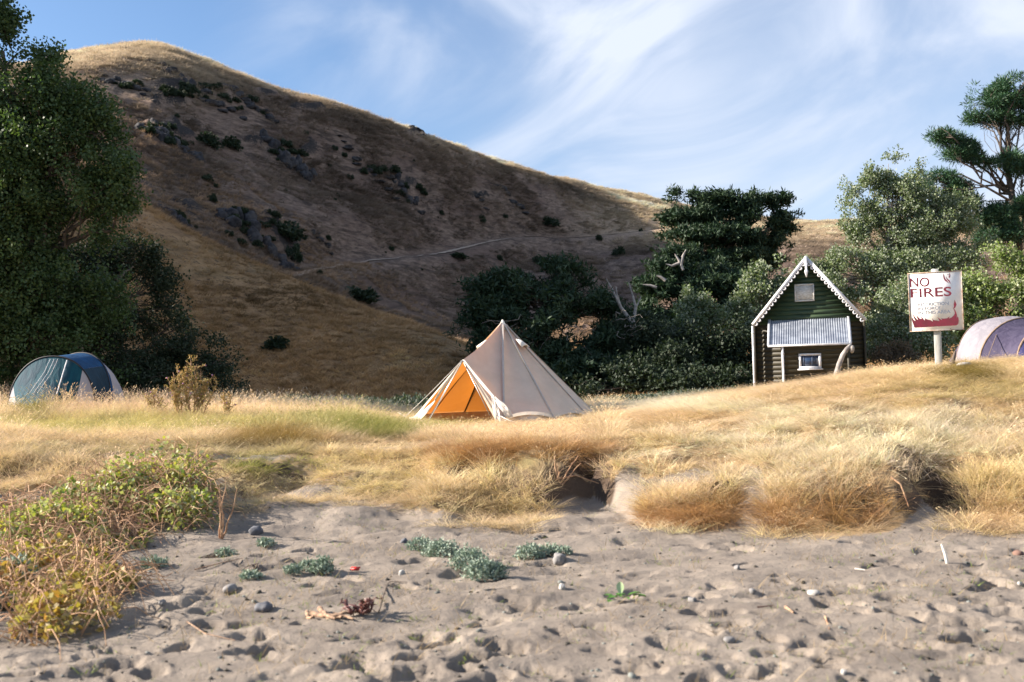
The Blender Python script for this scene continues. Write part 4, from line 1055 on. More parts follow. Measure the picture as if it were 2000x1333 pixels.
t6 = make_tree('young_cypress', 'ragged green cypress with bleached dead limbs below the flat topped one', 'tree', [(1340, 760, 70, .5), (1340, 660, 70, .4), (1335, 580, 70, .28), (1330, 510, 70, .12)],
               [(1325, 500, 70, 36, 18), (1300, 525, 69.5, 40, 18), (1360, 530, 70, 46, 22), (1285, 560, 69, 42, 20), (1340, 565, 69, 60, 26), (1410, 560, 69.5, 55, 28), (1290, 600, 68.5, 55, 24), (1350, 620, 68, 70, 30), (1450, 560, 69.5, 50, 30), (1440, 610, 69, 60, 34), (1290, 640, 68, 60, 30)],
               'leaf_macro', 1300, 30, .55, .42, .12, 106, gap=-.25, up=.3, flat=.5, twigs=.12)
for pts in ([(1334, 528), (1326, 508), (1318, 496)], [(1330, 520), (1334, 500), (1340, 488)], [(1282, 562), (1270, 558), (1255, 556)], [(1300, 548), (1290, 541), (1282, 539)], [(1328, 514), (1312, 520), (1300, 516)]):
    V, Fa = tube(np.array([P(x, y, 66.6) for x, y in pts]), [.12, .09, .03], 5); wpart('dead_branch', V, Fa, M['deadwood'], t6)
make_tree('silver_sapling', 'pale silvery leafed sapling below the cypress, well left of the cottage', 'sapling', [(1362, 745, 60, .1), (1362, 680, 60, .08), (1365, 610, 60, .05)],
          [(1350, 575, 60, 18, 18), (1368, 600, 60, 34, 22), (1335, 610, 60, 26, 20), (1385, 625, 60, 34, 18), (1350, 632, 60, 40, 18), (1325, 650, 59.5, 30, 22)], 'leaf_silver', 320, 36, .34, .17, .12, 107, 'palebark', up=.8)
make_tree('silver_sapling', 'silvery leafed young tree touching the left side of the cottage roof', 'sapling', [(1480, 740, 58, .1), (1480, 670, 58, .08), (1485, 600, 58, .06)],
          [(1505, 530, 58, 28, 22), (1475, 545, 58, 24, 24), (1455, 575, 58, 22, 30), (1490, 575, 58, 44, 30), (1520, 570, 58, 28, 30), (1450, 610, 58, 30, 24), (1495, 620, 58, 42, 24), (1470, 640, 57.5, 40, 16)], 'leaf_silver', 480, 36, .34, .17, .12, 108, 'palebark', up=.8)
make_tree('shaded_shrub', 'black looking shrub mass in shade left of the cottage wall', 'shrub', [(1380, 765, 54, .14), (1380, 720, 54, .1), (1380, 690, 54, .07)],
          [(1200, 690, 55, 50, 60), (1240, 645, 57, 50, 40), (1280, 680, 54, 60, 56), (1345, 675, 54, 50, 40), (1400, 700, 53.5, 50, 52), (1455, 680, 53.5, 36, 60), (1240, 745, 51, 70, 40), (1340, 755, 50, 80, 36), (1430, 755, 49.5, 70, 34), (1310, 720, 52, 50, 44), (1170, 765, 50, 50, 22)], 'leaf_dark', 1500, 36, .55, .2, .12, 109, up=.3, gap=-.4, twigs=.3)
make_tree('silver_poplar', 'tall airy grey green tree rising between the cottage and the sign', 'tree', [(1762, 740, 58, .3), (1758, 660, 58, .22), (1745, 590, 58, .18), (1735, 500, 58, .14), (1735, 400, 58, .08)],
          [(1735, 320, 58, 26, 22), (1710, 345, 58, 34, 26), (1765, 350, 58, 40, 34), (1690, 390, 58, 42, 34), (1745, 400, 58, 60, 44), (1810, 400, 58, 50, 34), (1680, 445, 58, 38, 38), (1740, 460, 58, 70, 44), (1815, 450, 57.5, 60, 40), (1870, 420, 57.5, 40, 40), (1890, 470, 57.5, 42, 40),
           (1650, 510, 57, 45, 30), (1710, 530, 57, 70, 36), (1790, 520, 57, 60, 36), (1850, 520, 57, 60, 32), (1625, 560, 56.5, 45, 34), (1690, 590, 56.5, 60, 34), (1740, 640, 56, 70, 34), (1680, 660, 56, 50, 40), (1790, 600, 56, 60, 40), (1590, 520, 57, 30, 26)], 'leaf_silver', 3000, 42, .42, .14, .10, 110, 'palebark', gap=-.24, up=.7, twigs=.22, limb_r=.55)
make_tree('pine_tree', 'tall pine with cloud like tufts on bare limbs at the right edge', 'tree', [(1992, 790, 84, .55), (1990, 560, 84, .42), (1988, 460, 84, .36), (1976, 380, 84, .28), (1966, 320, 84, .22), (1968, 260, 84, .16), (1975, 200, 84, .08)],
          [(1980, 160, 84, 30, 12), (1940, 178, 84, 36, 16), (1915, 198, 84, 26, 14), (1960, 200, 84, 42, 16), (2005, 190, 84, 36, 20), (1905, 228, 84, 22, 10), (1945, 230, 84, 34, 12), (1995, 235, 84, 34, 14), (2030, 160, 84, 40, 30),
           (1835, 266, 83, 20, 8), (1858, 274, 83, 26, 9), (1885, 290, 83, 26, 12), (1868, 302, 83, 24, 9), (1905, 306, 83, 18, 9), (1975, 312, 83, 28, 12), (2005, 330, 83, 30, 14), (1930, 320, 83, 16, 7),
           (1795, 372, 83, 28, 9), (1830, 350, 83, 36, 12), (1862, 368, 83, 34, 14), (1890, 395, 83, 26, 14), (1905, 430, 83, 28, 12), (1950, 420, 83, 40, 18), (1985, 450, 83, 36, 20), (1935, 465, 83, 40, 16), (2010, 400, 83, 24, 20)],
          'leaf_pine', 2300, 44, .50, .36, .065, 111, 'bark', gap=-.24, up=.4, flat=.8, twigs=.3, outward=.7, limb_r=.42, amp=.45)
make_tree('leafy_shrub', 'yellow green leafy shrub behind the sign and the purple tent', 'shrub', [(1930, 735, 43, .16), (1930, 680, 43, .12), (1935, 620, 43, .08)],
          [(1925, 540, 43, 50, 34), (1975, 520, 43, 45, 36), (1900, 580, 43, 50, 36), (1960, 590, 43, 70, 50), (2030, 560, 43, 50, 60), (1890, 640, 42.5, 50, 40), (1940, 660, 42.5, 70, 40), (2000, 650, 42.5, 60, 50)], 'leaf_green', 950, 40, .36, .13, .10, 112, 'palebark', gap=-.25, up=.4, twigs=.25)
make_tree('twiggy_shrub', 'greyish twiggy shrub directly left of the sign post', 'shrub', [(1775, 735, 42, .14), (1775, 690, 42, .11), (1775, 640, 42, .08)],
          [(1790, 560, 43, 40, 36), (1840, 570, 43, 44, 36), (1750, 600, 42.5, 40, 34), (1810, 620, 42, 60, 36), (1730, 650, 42, 40, 36), (1790, 670, 41.5, 60, 30), (1850, 680, 41.5, 44, 28), (1710, 690, 41.5, 30, 18)], 'leaf_silver', 760, 34, .34, .11, .085, 113, 'palebark', gap=-.2, up=.3, twigs=.5)
make_tree('brown_shrub', 'low dull brown bush in front of the twiggy shrub right of the cottage', 'shrub', [(1745, 730, 40, .06), (1745, 715, 40, .05), (1745, 700, 40, .04)],
          [(1745, 690, 40, 36, 20), (1715, 700, 40, 22, 14), (1780, 700, 40, 26, 12)], 'leaf_brown', 130, 44, .24, .09, .05, 114, up=.6)

# ------------------------------------------------------------------ rocks and bushes of the hill
def outcrop(label, px, row, w, h, n, seed, dY=0):
    n = int(n * 2.4); h *= 1.5; w *= 1.1
    c = G(px, row + h * .5, 100); r = np.random.default_rng(seed); s_ = c[1] / F
    root = root_of('rock_outcrop', label, 'rock outcrop', c)
    for k in range(n):
        t = (k + .5) / n * 2 - 1; x = c[0] + t * w * .5 * s_ * 2 + r.normal(0, w * .06) * s_; y = c[1] + r.uniform(-2, 2) + abs(t) * 1.5
        y += r.uniform(-1, 1) * h * s_ * .5; z = gz(x, y)[0]; hh = h * s_ * (1 - .5 * abs(t)) * r.uniform(.4, 1.0); ww = w * s_ * 1.9 / n ** .85 * r.uniform(.5, 1.2)
        V, Fa = icorock((0, 0, 0), (1, 1, 1), seed * 7 + k, 3, .34, r.uniform(0, 3)); q_ = 3.0
        V = V + .5 * (np.floor(V * q_) / q_ - V) + .10 * fbm(V[:, 0] * 5 + k, V[:, 2] * 5 + V[:, 1] * 3, 2, k)[:, None]
        V = V * [ww, ww * .7, hh * .6] + [x, y, z + hh * .12]; wpart('rock', V, Fa, M['rock'], root)


for a_ in (('big dark crag on the middle of the hillside', 560, 300, 48, 26, 5, 1), ('dark rock face low on the hill behind the near spur', 500, 450, 68, 30, 7, 2), ('broken rock band just under the summit', 380, 172, 80, 12, 9, 3), ('rock band following the ridge to the right of the summit', 485, 195, 55, 12, 7, 4),
           ('dark crag below the sunlit ledge left of centre', 330, 262, 55, 20, 6, 5), ('small crag in the middle of the slope', 790, 368, 32, 14, 4, 6), ('thin rock band above the small mid slope crag', 715, 332, 55, 6, 6, 7), ('rocks poking from the skyline ridge', 826, 262, 26, 6, 4, 8),
           ('rocky knob partly hidden behind the near spur', 350, 425, 40, 22, 5, 9), ('low rocks near the hill shadow edge', 1000, 387, 26, 7, 4, 10), ('scattered rocks left of the low shadow rocks', 935, 382, 18, 5, 3, 11), ('small rocks under the summit on the left', 240, 165, 45, 9, 6, 12), ('grey rocks at the foot of the dark rock face', 625, 465, 22, 9, 3, 13)):
    outcrop(*a_)

bush_proto = None; hr = np.random.default_rng(77)


def hill_bush(px, row, wpx, label, group=None, tall=.7, y0=50):
    global bush_proto
    c = G(px, row, y0); w = wpx * c[1] / F
    if bush_proto is None:
        d = rand_dirs(900, hr); d[:, 2] = np.abs(d[:, 2]); rr = hr.uniform(.6, 1.0, 900) * (1 + .25 * np.sin(d[:, 0] * 5 + d[:, 1] * 4))
        V, I, t = leaf_mesh(d * rr[:, None] * .5, rand_dirs(900, hr) + d, .16, .11, hr)
        bush_proto = np_mesh('foliage', V, I, M['leaf_dark'], False, {'tint': t})
    o = bpy.data.objects.new('hill_shrub', bush_proto); COL.objects.link(o)
    o.location = tuple(c - [0, 0, .05 * w]); o.scale = (w, w * .9, w * tall * 1.6); o.rotation_euler = (0, 0, hr.uniform(0, 6))
    tag(o, label, 'shrub', group)


for px, row, w, lab, tall in ((575, 510, 34, 'dark upright shrub below the dark rock face', 1.0), (210, 305, 40, 'large dark shrub under the left crag near the big tree', .6), (405, 285, 44, 'round dark shrub right of the left crag', .6), (700, 588, 70, 'dark wide shrub just above the near spur skyline', .45),
                        (1072, 442, 34, 'wide dark shrub above the hill track', .5), (942, 438, 14, 'small dark shrub left of the hill track bend', 1.1), (1052, 515, 26, 'dark shrub above the dead grey forked tree', .6), (1210, 500, 26, 'green shrub near the bottom right of the hillside', .7), (895, 505, 36, 'dark shrub right under the hill track', .35),
                        (455, 435, 30, 'dark shrub on top of the dark rock face', .6), (405, 355, 20, 'dark shrub alone left of the middle slope', .7), (415, 395, 20, 'dark shrub just behind the near spur skyline', .8), (1170, 470, 14, 'small shrub under the right end of the track', .8), (540, 680, 50, 'dark scrubby bush with grey rock low on the near spur', .5), (560, 468, 60, 'dark bush at the right end of the dark rock face', .6), (450, 290, 40, 'dark bush below the left crag by the rock band', .6)):
    hill_bush(px, row, w, lab, tall=tall)
for k in range(70):
    px, row = hr.uniform(300, 1300), hr.uniform(130, 560)
    if row < np.interp(px, [c_[0] for c_ in CREST], [c_[2] for c_ in CREST]) + 14 or row > np.interp(px, [300, 570, 725, 1300], [400, 530, 600, 540]): continue
    hill_bush(px, row, hr.uniform(4, 13), 'tiny dark shrub dotted on the brown hillside', 'tiny shrubs dotted over the hillside', .8)

for (cx_, cy_, w_, h_, m_) in ((560, 305, 50, 26, 14), (500, 455, 80, 34, 22), (390, 182, 90, 18, 24), (330, 268, 60, 22, 20), (720, 338, 60, 10, 8), (790, 375, 34, 12, 6), (350, 430, 40, 20, 8), (240, 170, 45, 10, 6), (485, 200, 60, 12, 8)):
    for _ in range(m_):
        hill_bush(cx_ + hr.normal(0, .5) * w_, cy_ + hr.normal(0, .5) * h_, hr.uniform(9, 26), 'dark shrub growing among the crags of the hill', 'shrubs among the crags', .6, 100)

# hill track
V = []
for k in range(240):
    for w_ in (-1.3, -.45, .45, 1.3):
        xy = TPs[k, :2] + Nn[k] * w_; V.append((xy[0], xy[1], gz(*xy)[0] + .22))
a_ = np.arange(239)[:, None] * 4 + np.arange(3)[None]
M['track'] = simple('track_dirt', (0.40, 0.31, 0.23), (0.29, 0.22, 0.165), .5, .95, .2, obj=False)
tag(link('hill_track', np_mesh('hill_track', V, np.stack([a_, a_ + 1, a_ + 5, a_ + 4], -1).reshape(-1, 4), M['track'], True)), kind='structure')

# ------------------------------------------------------------------ grass
proto_col = {}


def blades(n, h, spread, w, curve, seed, lean=.25, heads=0.0, seg=3, hv=.35):
    r = np.random.default_rng(seed); V = []; Fa3 = []; Fa4 = []; tip = []
    for k in range(n):
        a_ = r.uniform(0, 2 * math.pi); rr = spread * math.sqrt(r.random()); b = np.array([rr * math.cos(a_), rr * math.sin(a_), -.02])
        hh = h * (1 + r.uniform(-hv, hv)); az = a_ + r.normal(0, .8); ln = abs(r.normal(0, lean)) + rr / spread * lean * .5; cu_ = curve * r.uniform(.4, 1.5)
        fw = r.uniform(0, math.pi); side_ = np.array([math.cos(fw), math.sin(fw), 0]); o_ = np.array([math.cos(az), math.sin(az), 0]); base_i = len(V)
        p = b.copy(); th = ln
        for s_ in range(seg + 1):
            t = s_ / seg; ww = w * (1 - t * .75) * (r.uniform(.9, 1.1))
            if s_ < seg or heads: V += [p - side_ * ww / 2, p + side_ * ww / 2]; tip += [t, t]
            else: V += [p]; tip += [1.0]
            th += cu_ / seg; p = p + (o_ * math.sin(th) + np.array([0, 0, 1]) * math.cos(th)) * hh / seg
        last = seg if heads else seg
        for s_ in range(seg - (0 if heads else 1)):
            i_ = base_i + 2 * s_; Fa4.append([i_, i_ + 1, i_ + 3, i_ + 2])
        if not heads: i_ = base_i + 2 * (seg - 1); Fa3.append([i_, i_ + 1, i_ + 2])
        if heads:
            pe = V[-1]; hd = heads * r.uniform(.7, 1.3); d_ = o_ * math.sin(th) + np.array([0, 0, 1]) * math.cos(th); i_ = len(V)
            V += [pe, pe + d_ * hd * .4 + side_ * w * 1.0, pe + d_ * hd, pe + d_ * hd * .4 - side_ * w * 1.0]; tip += [1.2] * 4; Fa4.append([i_, i_ + 1, i_ + 2, i_ + 3])
    return np.array(V), [f for f in (np.array(Fa4), np.array(Fa3)) if len(f)], np.clip(np.array(tip), 0, 1)


def proto_collection(name, items):
    c = bpy.data.collections.new(name)
    for i_, (V, Fa, tip) in enumerate(items):
        me = np_mesh(name + '_blades', V, Fa, M['grass'], False, {'tip': tip})
        o = bpy.data.objects.new('%s_%02d' % (name, i_), me); c.objects.link(o)
    return c


def scatter(name, pts, rot, scl, idx, col, coll, kind='stuff'):
    me = bpy.data.meshes.new(name); me.vertices.add(len(pts)); me.vertices.foreach_set('co', np.asarray(pts, np.float32).ravel())
    a = me.attributes.new('rot', 'FLOAT_VECTOR', 'POINT'); a.data.foreach_set('vector', np.asarray(rot, np.float32).ravel())
    a = me.attributes.new('scl', 'FLOAT_VECTOR', 'POINT'); a.data.foreach_set('vector', np.asarray(scl, np.float32).ravel())
    a = me.attributes.new('idx', 'INT', 'POINT'); a.data.foreach_set('value', np.asarray(idx, np.int32))
    a = me.attributes.new('col', 'FLOAT_COLOR', 'POINT'); a.data.foreach_set('color', np.hstack([col, np.ones((len(col), 1))]).astype(np.float32).ravel())
    o = link(name, me); o['kind'] = kind
    ng = bpy.data.node_groups.new(name + '_nodes', 'GeometryNodeTree')
    ng.interface.new_socket('Geometry', in_out='INPUT', socket_type='NodeSocketGeometry'); ng.interface.new_socket('Geometry', in_out='OUTPUT', socket_type='NodeSocketGeometry')
    gi = ng.nodes.new('NodeGroupInput'); go = ng.nodes.new('NodeGroupOutput'); ci = ng.nodes.new('GeometryNodeCollectionInfo')
    ci.inputs['Collection'].default_value = coll; ci.inputs['Separate Children'].default_value = True; ci.inputs['Reset Children'].default_value = True
    ip = ng.nodes.new('GeometryNodeInstanceOnPoints'); ng.links.new(gi.outputs[0], ip.inputs['Points']); ng.links.new(ci.outputs[0], ip.inputs['Instance'])
    ip.inputs['Pick Instance'].default_value = True
    for nm, ty, so_ in (('idx', 'INT', 'Instance Index'), ('rot', 'FLOAT_VECTOR', 'Rotation'), ('scl', 'FLOAT_VECTOR', 'Scale')):
        at = ng.nodes.new('GeometryNodeInputNamedAttribute'); at.data_type = ty; at.inputs['Name'].default_value = nm; ng.links.new(at.outputs[0], ip.inputs[so_])
    ng.links.new(ip.outputs[0], go.inputs[0]); md = o.modifiers.new('scatter', 'NODES'); md.node_group = ng
    return o


gr = np.random.default_rng(9)
# 0-3 tall straw, 4-5 tall with seed heads, 6-8 short turf, 9-10 long drooping tussock
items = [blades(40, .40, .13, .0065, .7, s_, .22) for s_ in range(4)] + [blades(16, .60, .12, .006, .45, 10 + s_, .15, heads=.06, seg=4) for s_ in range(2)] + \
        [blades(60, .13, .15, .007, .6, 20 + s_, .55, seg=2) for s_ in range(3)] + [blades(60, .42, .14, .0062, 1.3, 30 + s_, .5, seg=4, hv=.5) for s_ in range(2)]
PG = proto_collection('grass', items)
STRAW = np.array([0.80, 0.61, 0.37]); PALE = np.array([0.90, 0.75, 0.53]); RUST = np.array([0.44, 0.225, 0.075]); GREEN = np.array([0.19, 0.235, 0.05]); YGREEN = np.array([0.46, 0.40, 0.12]); PINKY = np.array([0.66, 0.48, 0.30])
# (px,row,rx,ry,colour,height factor,short-turf share,density)
ZN = [(200, 800, 420, 22, PINKY, 1.0, .0, 1.0), (600, 795, 260, 18, PALE, 1.0, 0, 1.0), (250, 838, 420, 17, YGREEN * .9 + STRAW * .2, .6, .9, .9), (650, 838, 150, 16, GREEN * .3 + YGREEN * .45 + STRAW * .2, .8, .25, 1.1), (740, 850, 90, 10, GREEN * .6 + YGREEN * .25 + RUST * .1, .9, .2, 1.1), (520, 868, 110, 22, GREEN * .35 + RUST * .6, .8, .2, 1.0), (60, 815, 45, 10, GREEN * .7 + RUST * .3, .8, .3, 1), (745, 872, 150, 12, PINKY * 1.1, .4, 1.0, .4), (880, 838, 80, 12, YGREEN * .8 + GREEN * .2, .6, .4, 1.0),
      (640, 930, 240, 50, STRAW * .8 + YGREEN * .35, .45, .55, .62), (500, 905, 120, 26, GREEN * .5 + YGREEN * .5, .55, .3, .9), (300, 885, 300, 18, STRAW * .7 + GREEN * .2, .5, .6, .8), (1010, 848, 170, 22, STRAW * .9 + RUST * .2, .5, .2, 1.1), (1000, 888, 160, 20, RUST * .95 + STRAW * .12, .8, 0, 1.3), (1170, 890, 64, 20, RUST * .95 + STRAW * .1, .7, 0, 1.1), (960, 975, 160, 26, STRAW * .95 + YGREEN * .1, .62, .1, .8), (1040, 960, 40, 26, STRAW * .9, 1.05, 0, 1.0), (1150, 955, 70, 34, YGREEN * .4 + STRAW * .3, .5, .2, .12), (900, 925, 30, 12, RUST, .4, 0, .25),
      (1320, 885, 150, 22, PALE, .3, 1.0, .7), (1400, 800, 260, 24, PALE, .8, .2, 1.0), (1350, 818, 160, 14, STRAW * .85 + RUST * .2, .7, .4, 1.0), (1700, 860, 330, 60, PALE * .97, .7, .25, 1.0), (1620, 770, 260, 24, STRAW, .65, .45, 1.0), (1900, 765, 160, 30, YGREEN * .4 + STRAW * .65, .7, .4, 1.0), (1890, 730, 60, 14, RUST * .5 + GREEN * .5, .9, .1, 1.1),
      (1340, 1008, 105, 22, RUST * .85 + STRAW * .2, .8, 0, 1.15), (1425, 985, 30, 20, RUST * .7, .8, 0, .7), (1600, 1012, 125, 34, RUST * .85 + STRAW * .18, .95, 0, 1.35), (1720, 990, 50, 36, RUST * .75 + STRAW * .2, .95, 0, 1.2), (1900, 950, 100, 40, STRAW * .8 + YGREEN * .25, .8, 0, 1.1), (1950, 1010, 70, 28, RUST * .45 + STRAW * .55, .85, 0, 1.0), (1815, 990, 60, 40, GREEN * .6, .4, .3, .12), (1464, 975, 18, 50, PALE, .3, 1, .0), (1235, 950, 30, 40, STRAW, .5, .3, .45), (1330, 938, 90, 16, PINKY, .35, .8, .22), (1380, 905, 110, 14, PINKY, .3, 1, .3), (1530, 925, 130, 22, PALE * .9 + RUST * .15, .5, .5, .9)]
N0 = 185000
Yq = np.sqrt(gr.uniform(9.2 ** 2, 37 ** 2, N0)); Uq = gr.uniform(-150, 2200, N0); Xq = (Uq - 1000) / F * Yq
Zq = gz(Xq, Yq); pxq, rwq = proj(np.stack([Xq, Yq, Zq], 1))
edge = np.interp(pxq, EDGE[:, 0], EDGE[:, 1]); dens = smooth(24, -26, rwq - edge + 55 * fbm(Xq * 1.6, Yq * 1.6, 4, 90, .6)); dens[Yq > 18] = 1
col = np.tile(STRAW, (N0, 1)) * (1 + .35 * fbm(Xq * .5, Yq * .5, 3, 91))[:, None]; hf = np.full(N0, .85); sh = np.full(N0, .12)
for px, row, rx, ry, c_, h_, s_, d_ in ZN:
    dd = np.hypot((pxq - px) / rx, (rwq - row) / ry) + .35 * fbm(Xq * 1.1 + px, Yq * 1.1, 3, 92); w = smooth(1.25, .6, dd)
    col = col * (1 - w[:, None]) + c_ * w[:, None]; hf = hf * (1 - w) + h_ * w; sh = sh * (1 - w) + s_ * w; dens = dens * (1 - w) + dens * d_ * w
hf *= (1 + .7 * fbm(Xq * .9, Yq * .9, 3, 93)) * .58; hf[(Yq > 19) & (pxq < 1250)] *= 1.25; hf *= .5 + .5 * smooth(0, 45, edge - rwq)
hf = np.where((pxq > 1200) & (Yq > 13.5), np.minimum(hf, .22 + .14 * smooth(24, 32, Yq)), hf)
hf *= np.where((pxq > 1200) & (rwq < 905), .8, 1)
tf = smooth(1.3, .7, np.hypot((pxq - 960) / 260, (rwq - 828) / 26)); hf = hf * (1 - .5 * tf)
nearm = smooth(16.5, 15, Yq); hole = fbm(Xq * 1.7, Yq * 1.7, 3, 98)
dens *= 1 - nearm * .85 * smooth(-.10, -.24, hole)
hf *= 1 - nearm * .25
# nothing grows through the tents, the post foot or the bare hollows
bare = (np.hypot(Xq - TC[0], Yq - TC[1]) < 2.3) | ((np.abs(pxq - 130) < 105) & (np.abs(Yq - (bY + .2)) < 1.3)) | ((pxq > 1870) & (np.abs(Yq - pY) < 2.0)) | ((np.abs(pxq - 1583) < 100) & (Yq > 37.2))
hol = (np.hypot((pxq - 1130) / 62, (rwq - 925) / 22) < 1) & (gr.random(N0) < .75) | (np.hypot((pxq - 1800) / 55, (rwq - 975) / 32) < 1) & (gr.random(N0) < .85)
keep = (gr.random(N0) < dens * .92) & ~bare & ~hol
# thin out where blades are far below a pixel anyway
Xq, Yq, Zq, col, hf, sh, pxq, rwq = (v[keep] for v in (Xq, Yq, Zq, col, hf, sh, pxq, rwq)); n = len(Xq)
dr = (np.minimum(col[:, 0] / (col[:, 2] + 1e-6), 9) > 3.6) & (Yq < 16)
u = gr.random(n); idx = np.where(u < sh, gr.integers(6, 9, n), np.where(dr & (gr.random(n) < .8), gr.integers(9, 11, n), np.where(gr.random(n) < .07, gr.integers(4, 6, n), gr.integers(0, 4, n))))
# lean down the slope
e = .35; gx = (gz(Xq + e, Yq) - gz(Xq - e, Yq)) / (2 * e); gy = (gz(Xq, Yq + e) - gz(Xq, Yq - e)) / (2 * e)
lean_k = np.where(Yq < 16, .75, .35)
rot = np.stack([np.clip(gy * lean_k, -.7, .7) + gr.normal(0, .10, n), np.clip(-gx * lean_k, -.6, .6) + gr.normal(.10, .10, n), gr.uniform(0, 6.28, n)], 1)
# euler XYZ: spin first about own axis, tilt afterwards
Rz = [Euler((0, 0, a_)).to_matrix() for a_ in np.linspace(0, 6.28, 64)]
s1 = hf * gr.uniform(.75, 1.25, n); wd = np.clip(Yq / 14, .9, 2.2) ** .6
scl = np.stack([wd, wd, np.where(idx >= 6, 1, 1) * s1], 1)
col = np.clip(col * gr.uniform(.78, 1.18, n)[:, None] * np.stack([np.ones(n), gr.uniform(.94, 1.05, n), gr.uniform(.85, 1.15, n)], 1), .01, .9)
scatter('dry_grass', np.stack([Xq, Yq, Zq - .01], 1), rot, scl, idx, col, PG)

# tussocks of the hills
items = [blades(34, 1.0, .55, .085, .8, 50 + s_, .35, seg=2) for s_ in range(3)]
PT = proto_collection('tussock', items)
n = 60000; Yh = np.exp(gr.uniform(math.log(44), math.log(200), n)); Uh = gr.uniform(-120, 2120, n); Xh = (Uh - 1000) / F * Yh; Zh = gz(Xh, Yh)
ph, rh = proj(np.stack([Xh, Yh, Zh], 1)); k_ = (rh > 80) & (fbm(Xh * .1, Yh * .1, 3, 95) + gr.uniform(-.25, .25, n) > -.15)
Xh, Yh, Zh = Xh[k_], Yh[k_], Zh[k_]; n = len(Xh); sp = smooth(104, 88, Yh)[:, None]
ch = (np.array([.54, .34, .17]) * sp + np.array([.42, .28, .18]) * (1 - sp)) * (1 + .8 * fbm(Xh * .12, Yh * .12, 3, 96))[:, None] * gr.uniform(.6, 1.2, n)[:, None]
s1 = gr.uniform(.35, .8, n) * np.clip(Yh / 110, .6, 1.3)
scatter('hill_tussocks', np.stack([Xh, Yh, Zh - .05], 1), np.stack([gr.normal(0, .1, n), gr.normal(.1, .1, n), gr.uniform(0, 6.28, n)], 1), np.stack([s1 * 1.2, s1 * 1.2, s1 * .75], 1), gr.integers(0, 3, n), np.clip(ch, .02, .8), PT)

n = 75000; Uh = gr.uniform(-60, 2060, n); yc_ = np.interp(Uh, US, Yc); Yh = 115 + (yc_ - 107) * gr.random(n) ** .55; Xh = (Uh - 1000) / F * Yh; Zh = gz(Xh, Yh)
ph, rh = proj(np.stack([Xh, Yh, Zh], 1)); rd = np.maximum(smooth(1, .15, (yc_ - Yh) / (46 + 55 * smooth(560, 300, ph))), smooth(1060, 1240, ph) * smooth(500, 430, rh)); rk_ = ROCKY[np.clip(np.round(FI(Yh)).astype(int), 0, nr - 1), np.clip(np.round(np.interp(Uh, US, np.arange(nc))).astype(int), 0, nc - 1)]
k_ = (fbm(Xh * .07, Yh * .05, 4, 195) + gr.uniform(-.25, .25, n) + .5 * rd > -.08) & (rk_ < .15)
d_t = np.full(n, 99.0)
for j_ in range(0, 240, 3): d_t = np.minimum(d_t, np.hypot(Xh - TPs[j_, 0], Yh - TPs[j_, 1]))
k_ &= d_t > 6
Xh, Yh, Zh, rd = Xh[k_], Yh[k_], Zh[k_], rd[k_][:, None]; n = len(Xh)
ch = (np.array([.29, .218, .168]) * (1 - rd) + np.array([.80, .64, .46]) * rd) * (1 + .8 * fbm(Xh * .06, Yh * .06, 3, 196))[:, None] * gr.uniform(.6, 1.2, n)[:, None]  # tussocks made paler by the same mask, as if sunlit
s1 = gr.uniform(.5, 1.1, n) * np.clip(Yh / 220, .7, 1.4)
scatter('ridge_tussocks', np.stack([Xh, Yh, Zh - .08], 1), np.stack([gr.normal(0, .1, n), gr.normal(.1, .1, n), gr.uniform(0, 6.28, n)], 1), np.stack([s1 * 1.6, s1 * 1.6, s1 * .6], 1), gr.integers(0, 3, n), np.clip(ch, .02, .8), PT)

# ------------------------------------------------------------------ bluish scrub at the foot of the hill
n = 26000; Us = gr.uniform(150, 1480, n); Ysr = gr.uniform(38.5, 47, n); Xs = (Us - 1000) / F * Ysr; Hs = (.35 + .75 * np.clip(fbm(Xs * .5, Ysr * .5, 3, 97) + .35, 0, 1)) * smooth(37.5, 41, Ysr) * np.where(Us > 850, .22, .7)
C = np.stack([Xs, Ysr, gz(Xs, Ysr) + gr.random(n) ** .6 * Hs * 1.2], 1)
d = rand_dirs(n, gr); d[:, 2] += .7; V, I, t = leaf_mesh(C, d, .2, .10, gr)
M['leaf_scrub'] = leafmat('leaf_scrub', (0.03, 0.048, 0.036), (0.08, 0.10, 0.07), None, .6, .2)
tag(link('scrub', np_mesh('scrub', V, I, M['leaf_scrub'], False, {'tint': t})), kind='stuff')

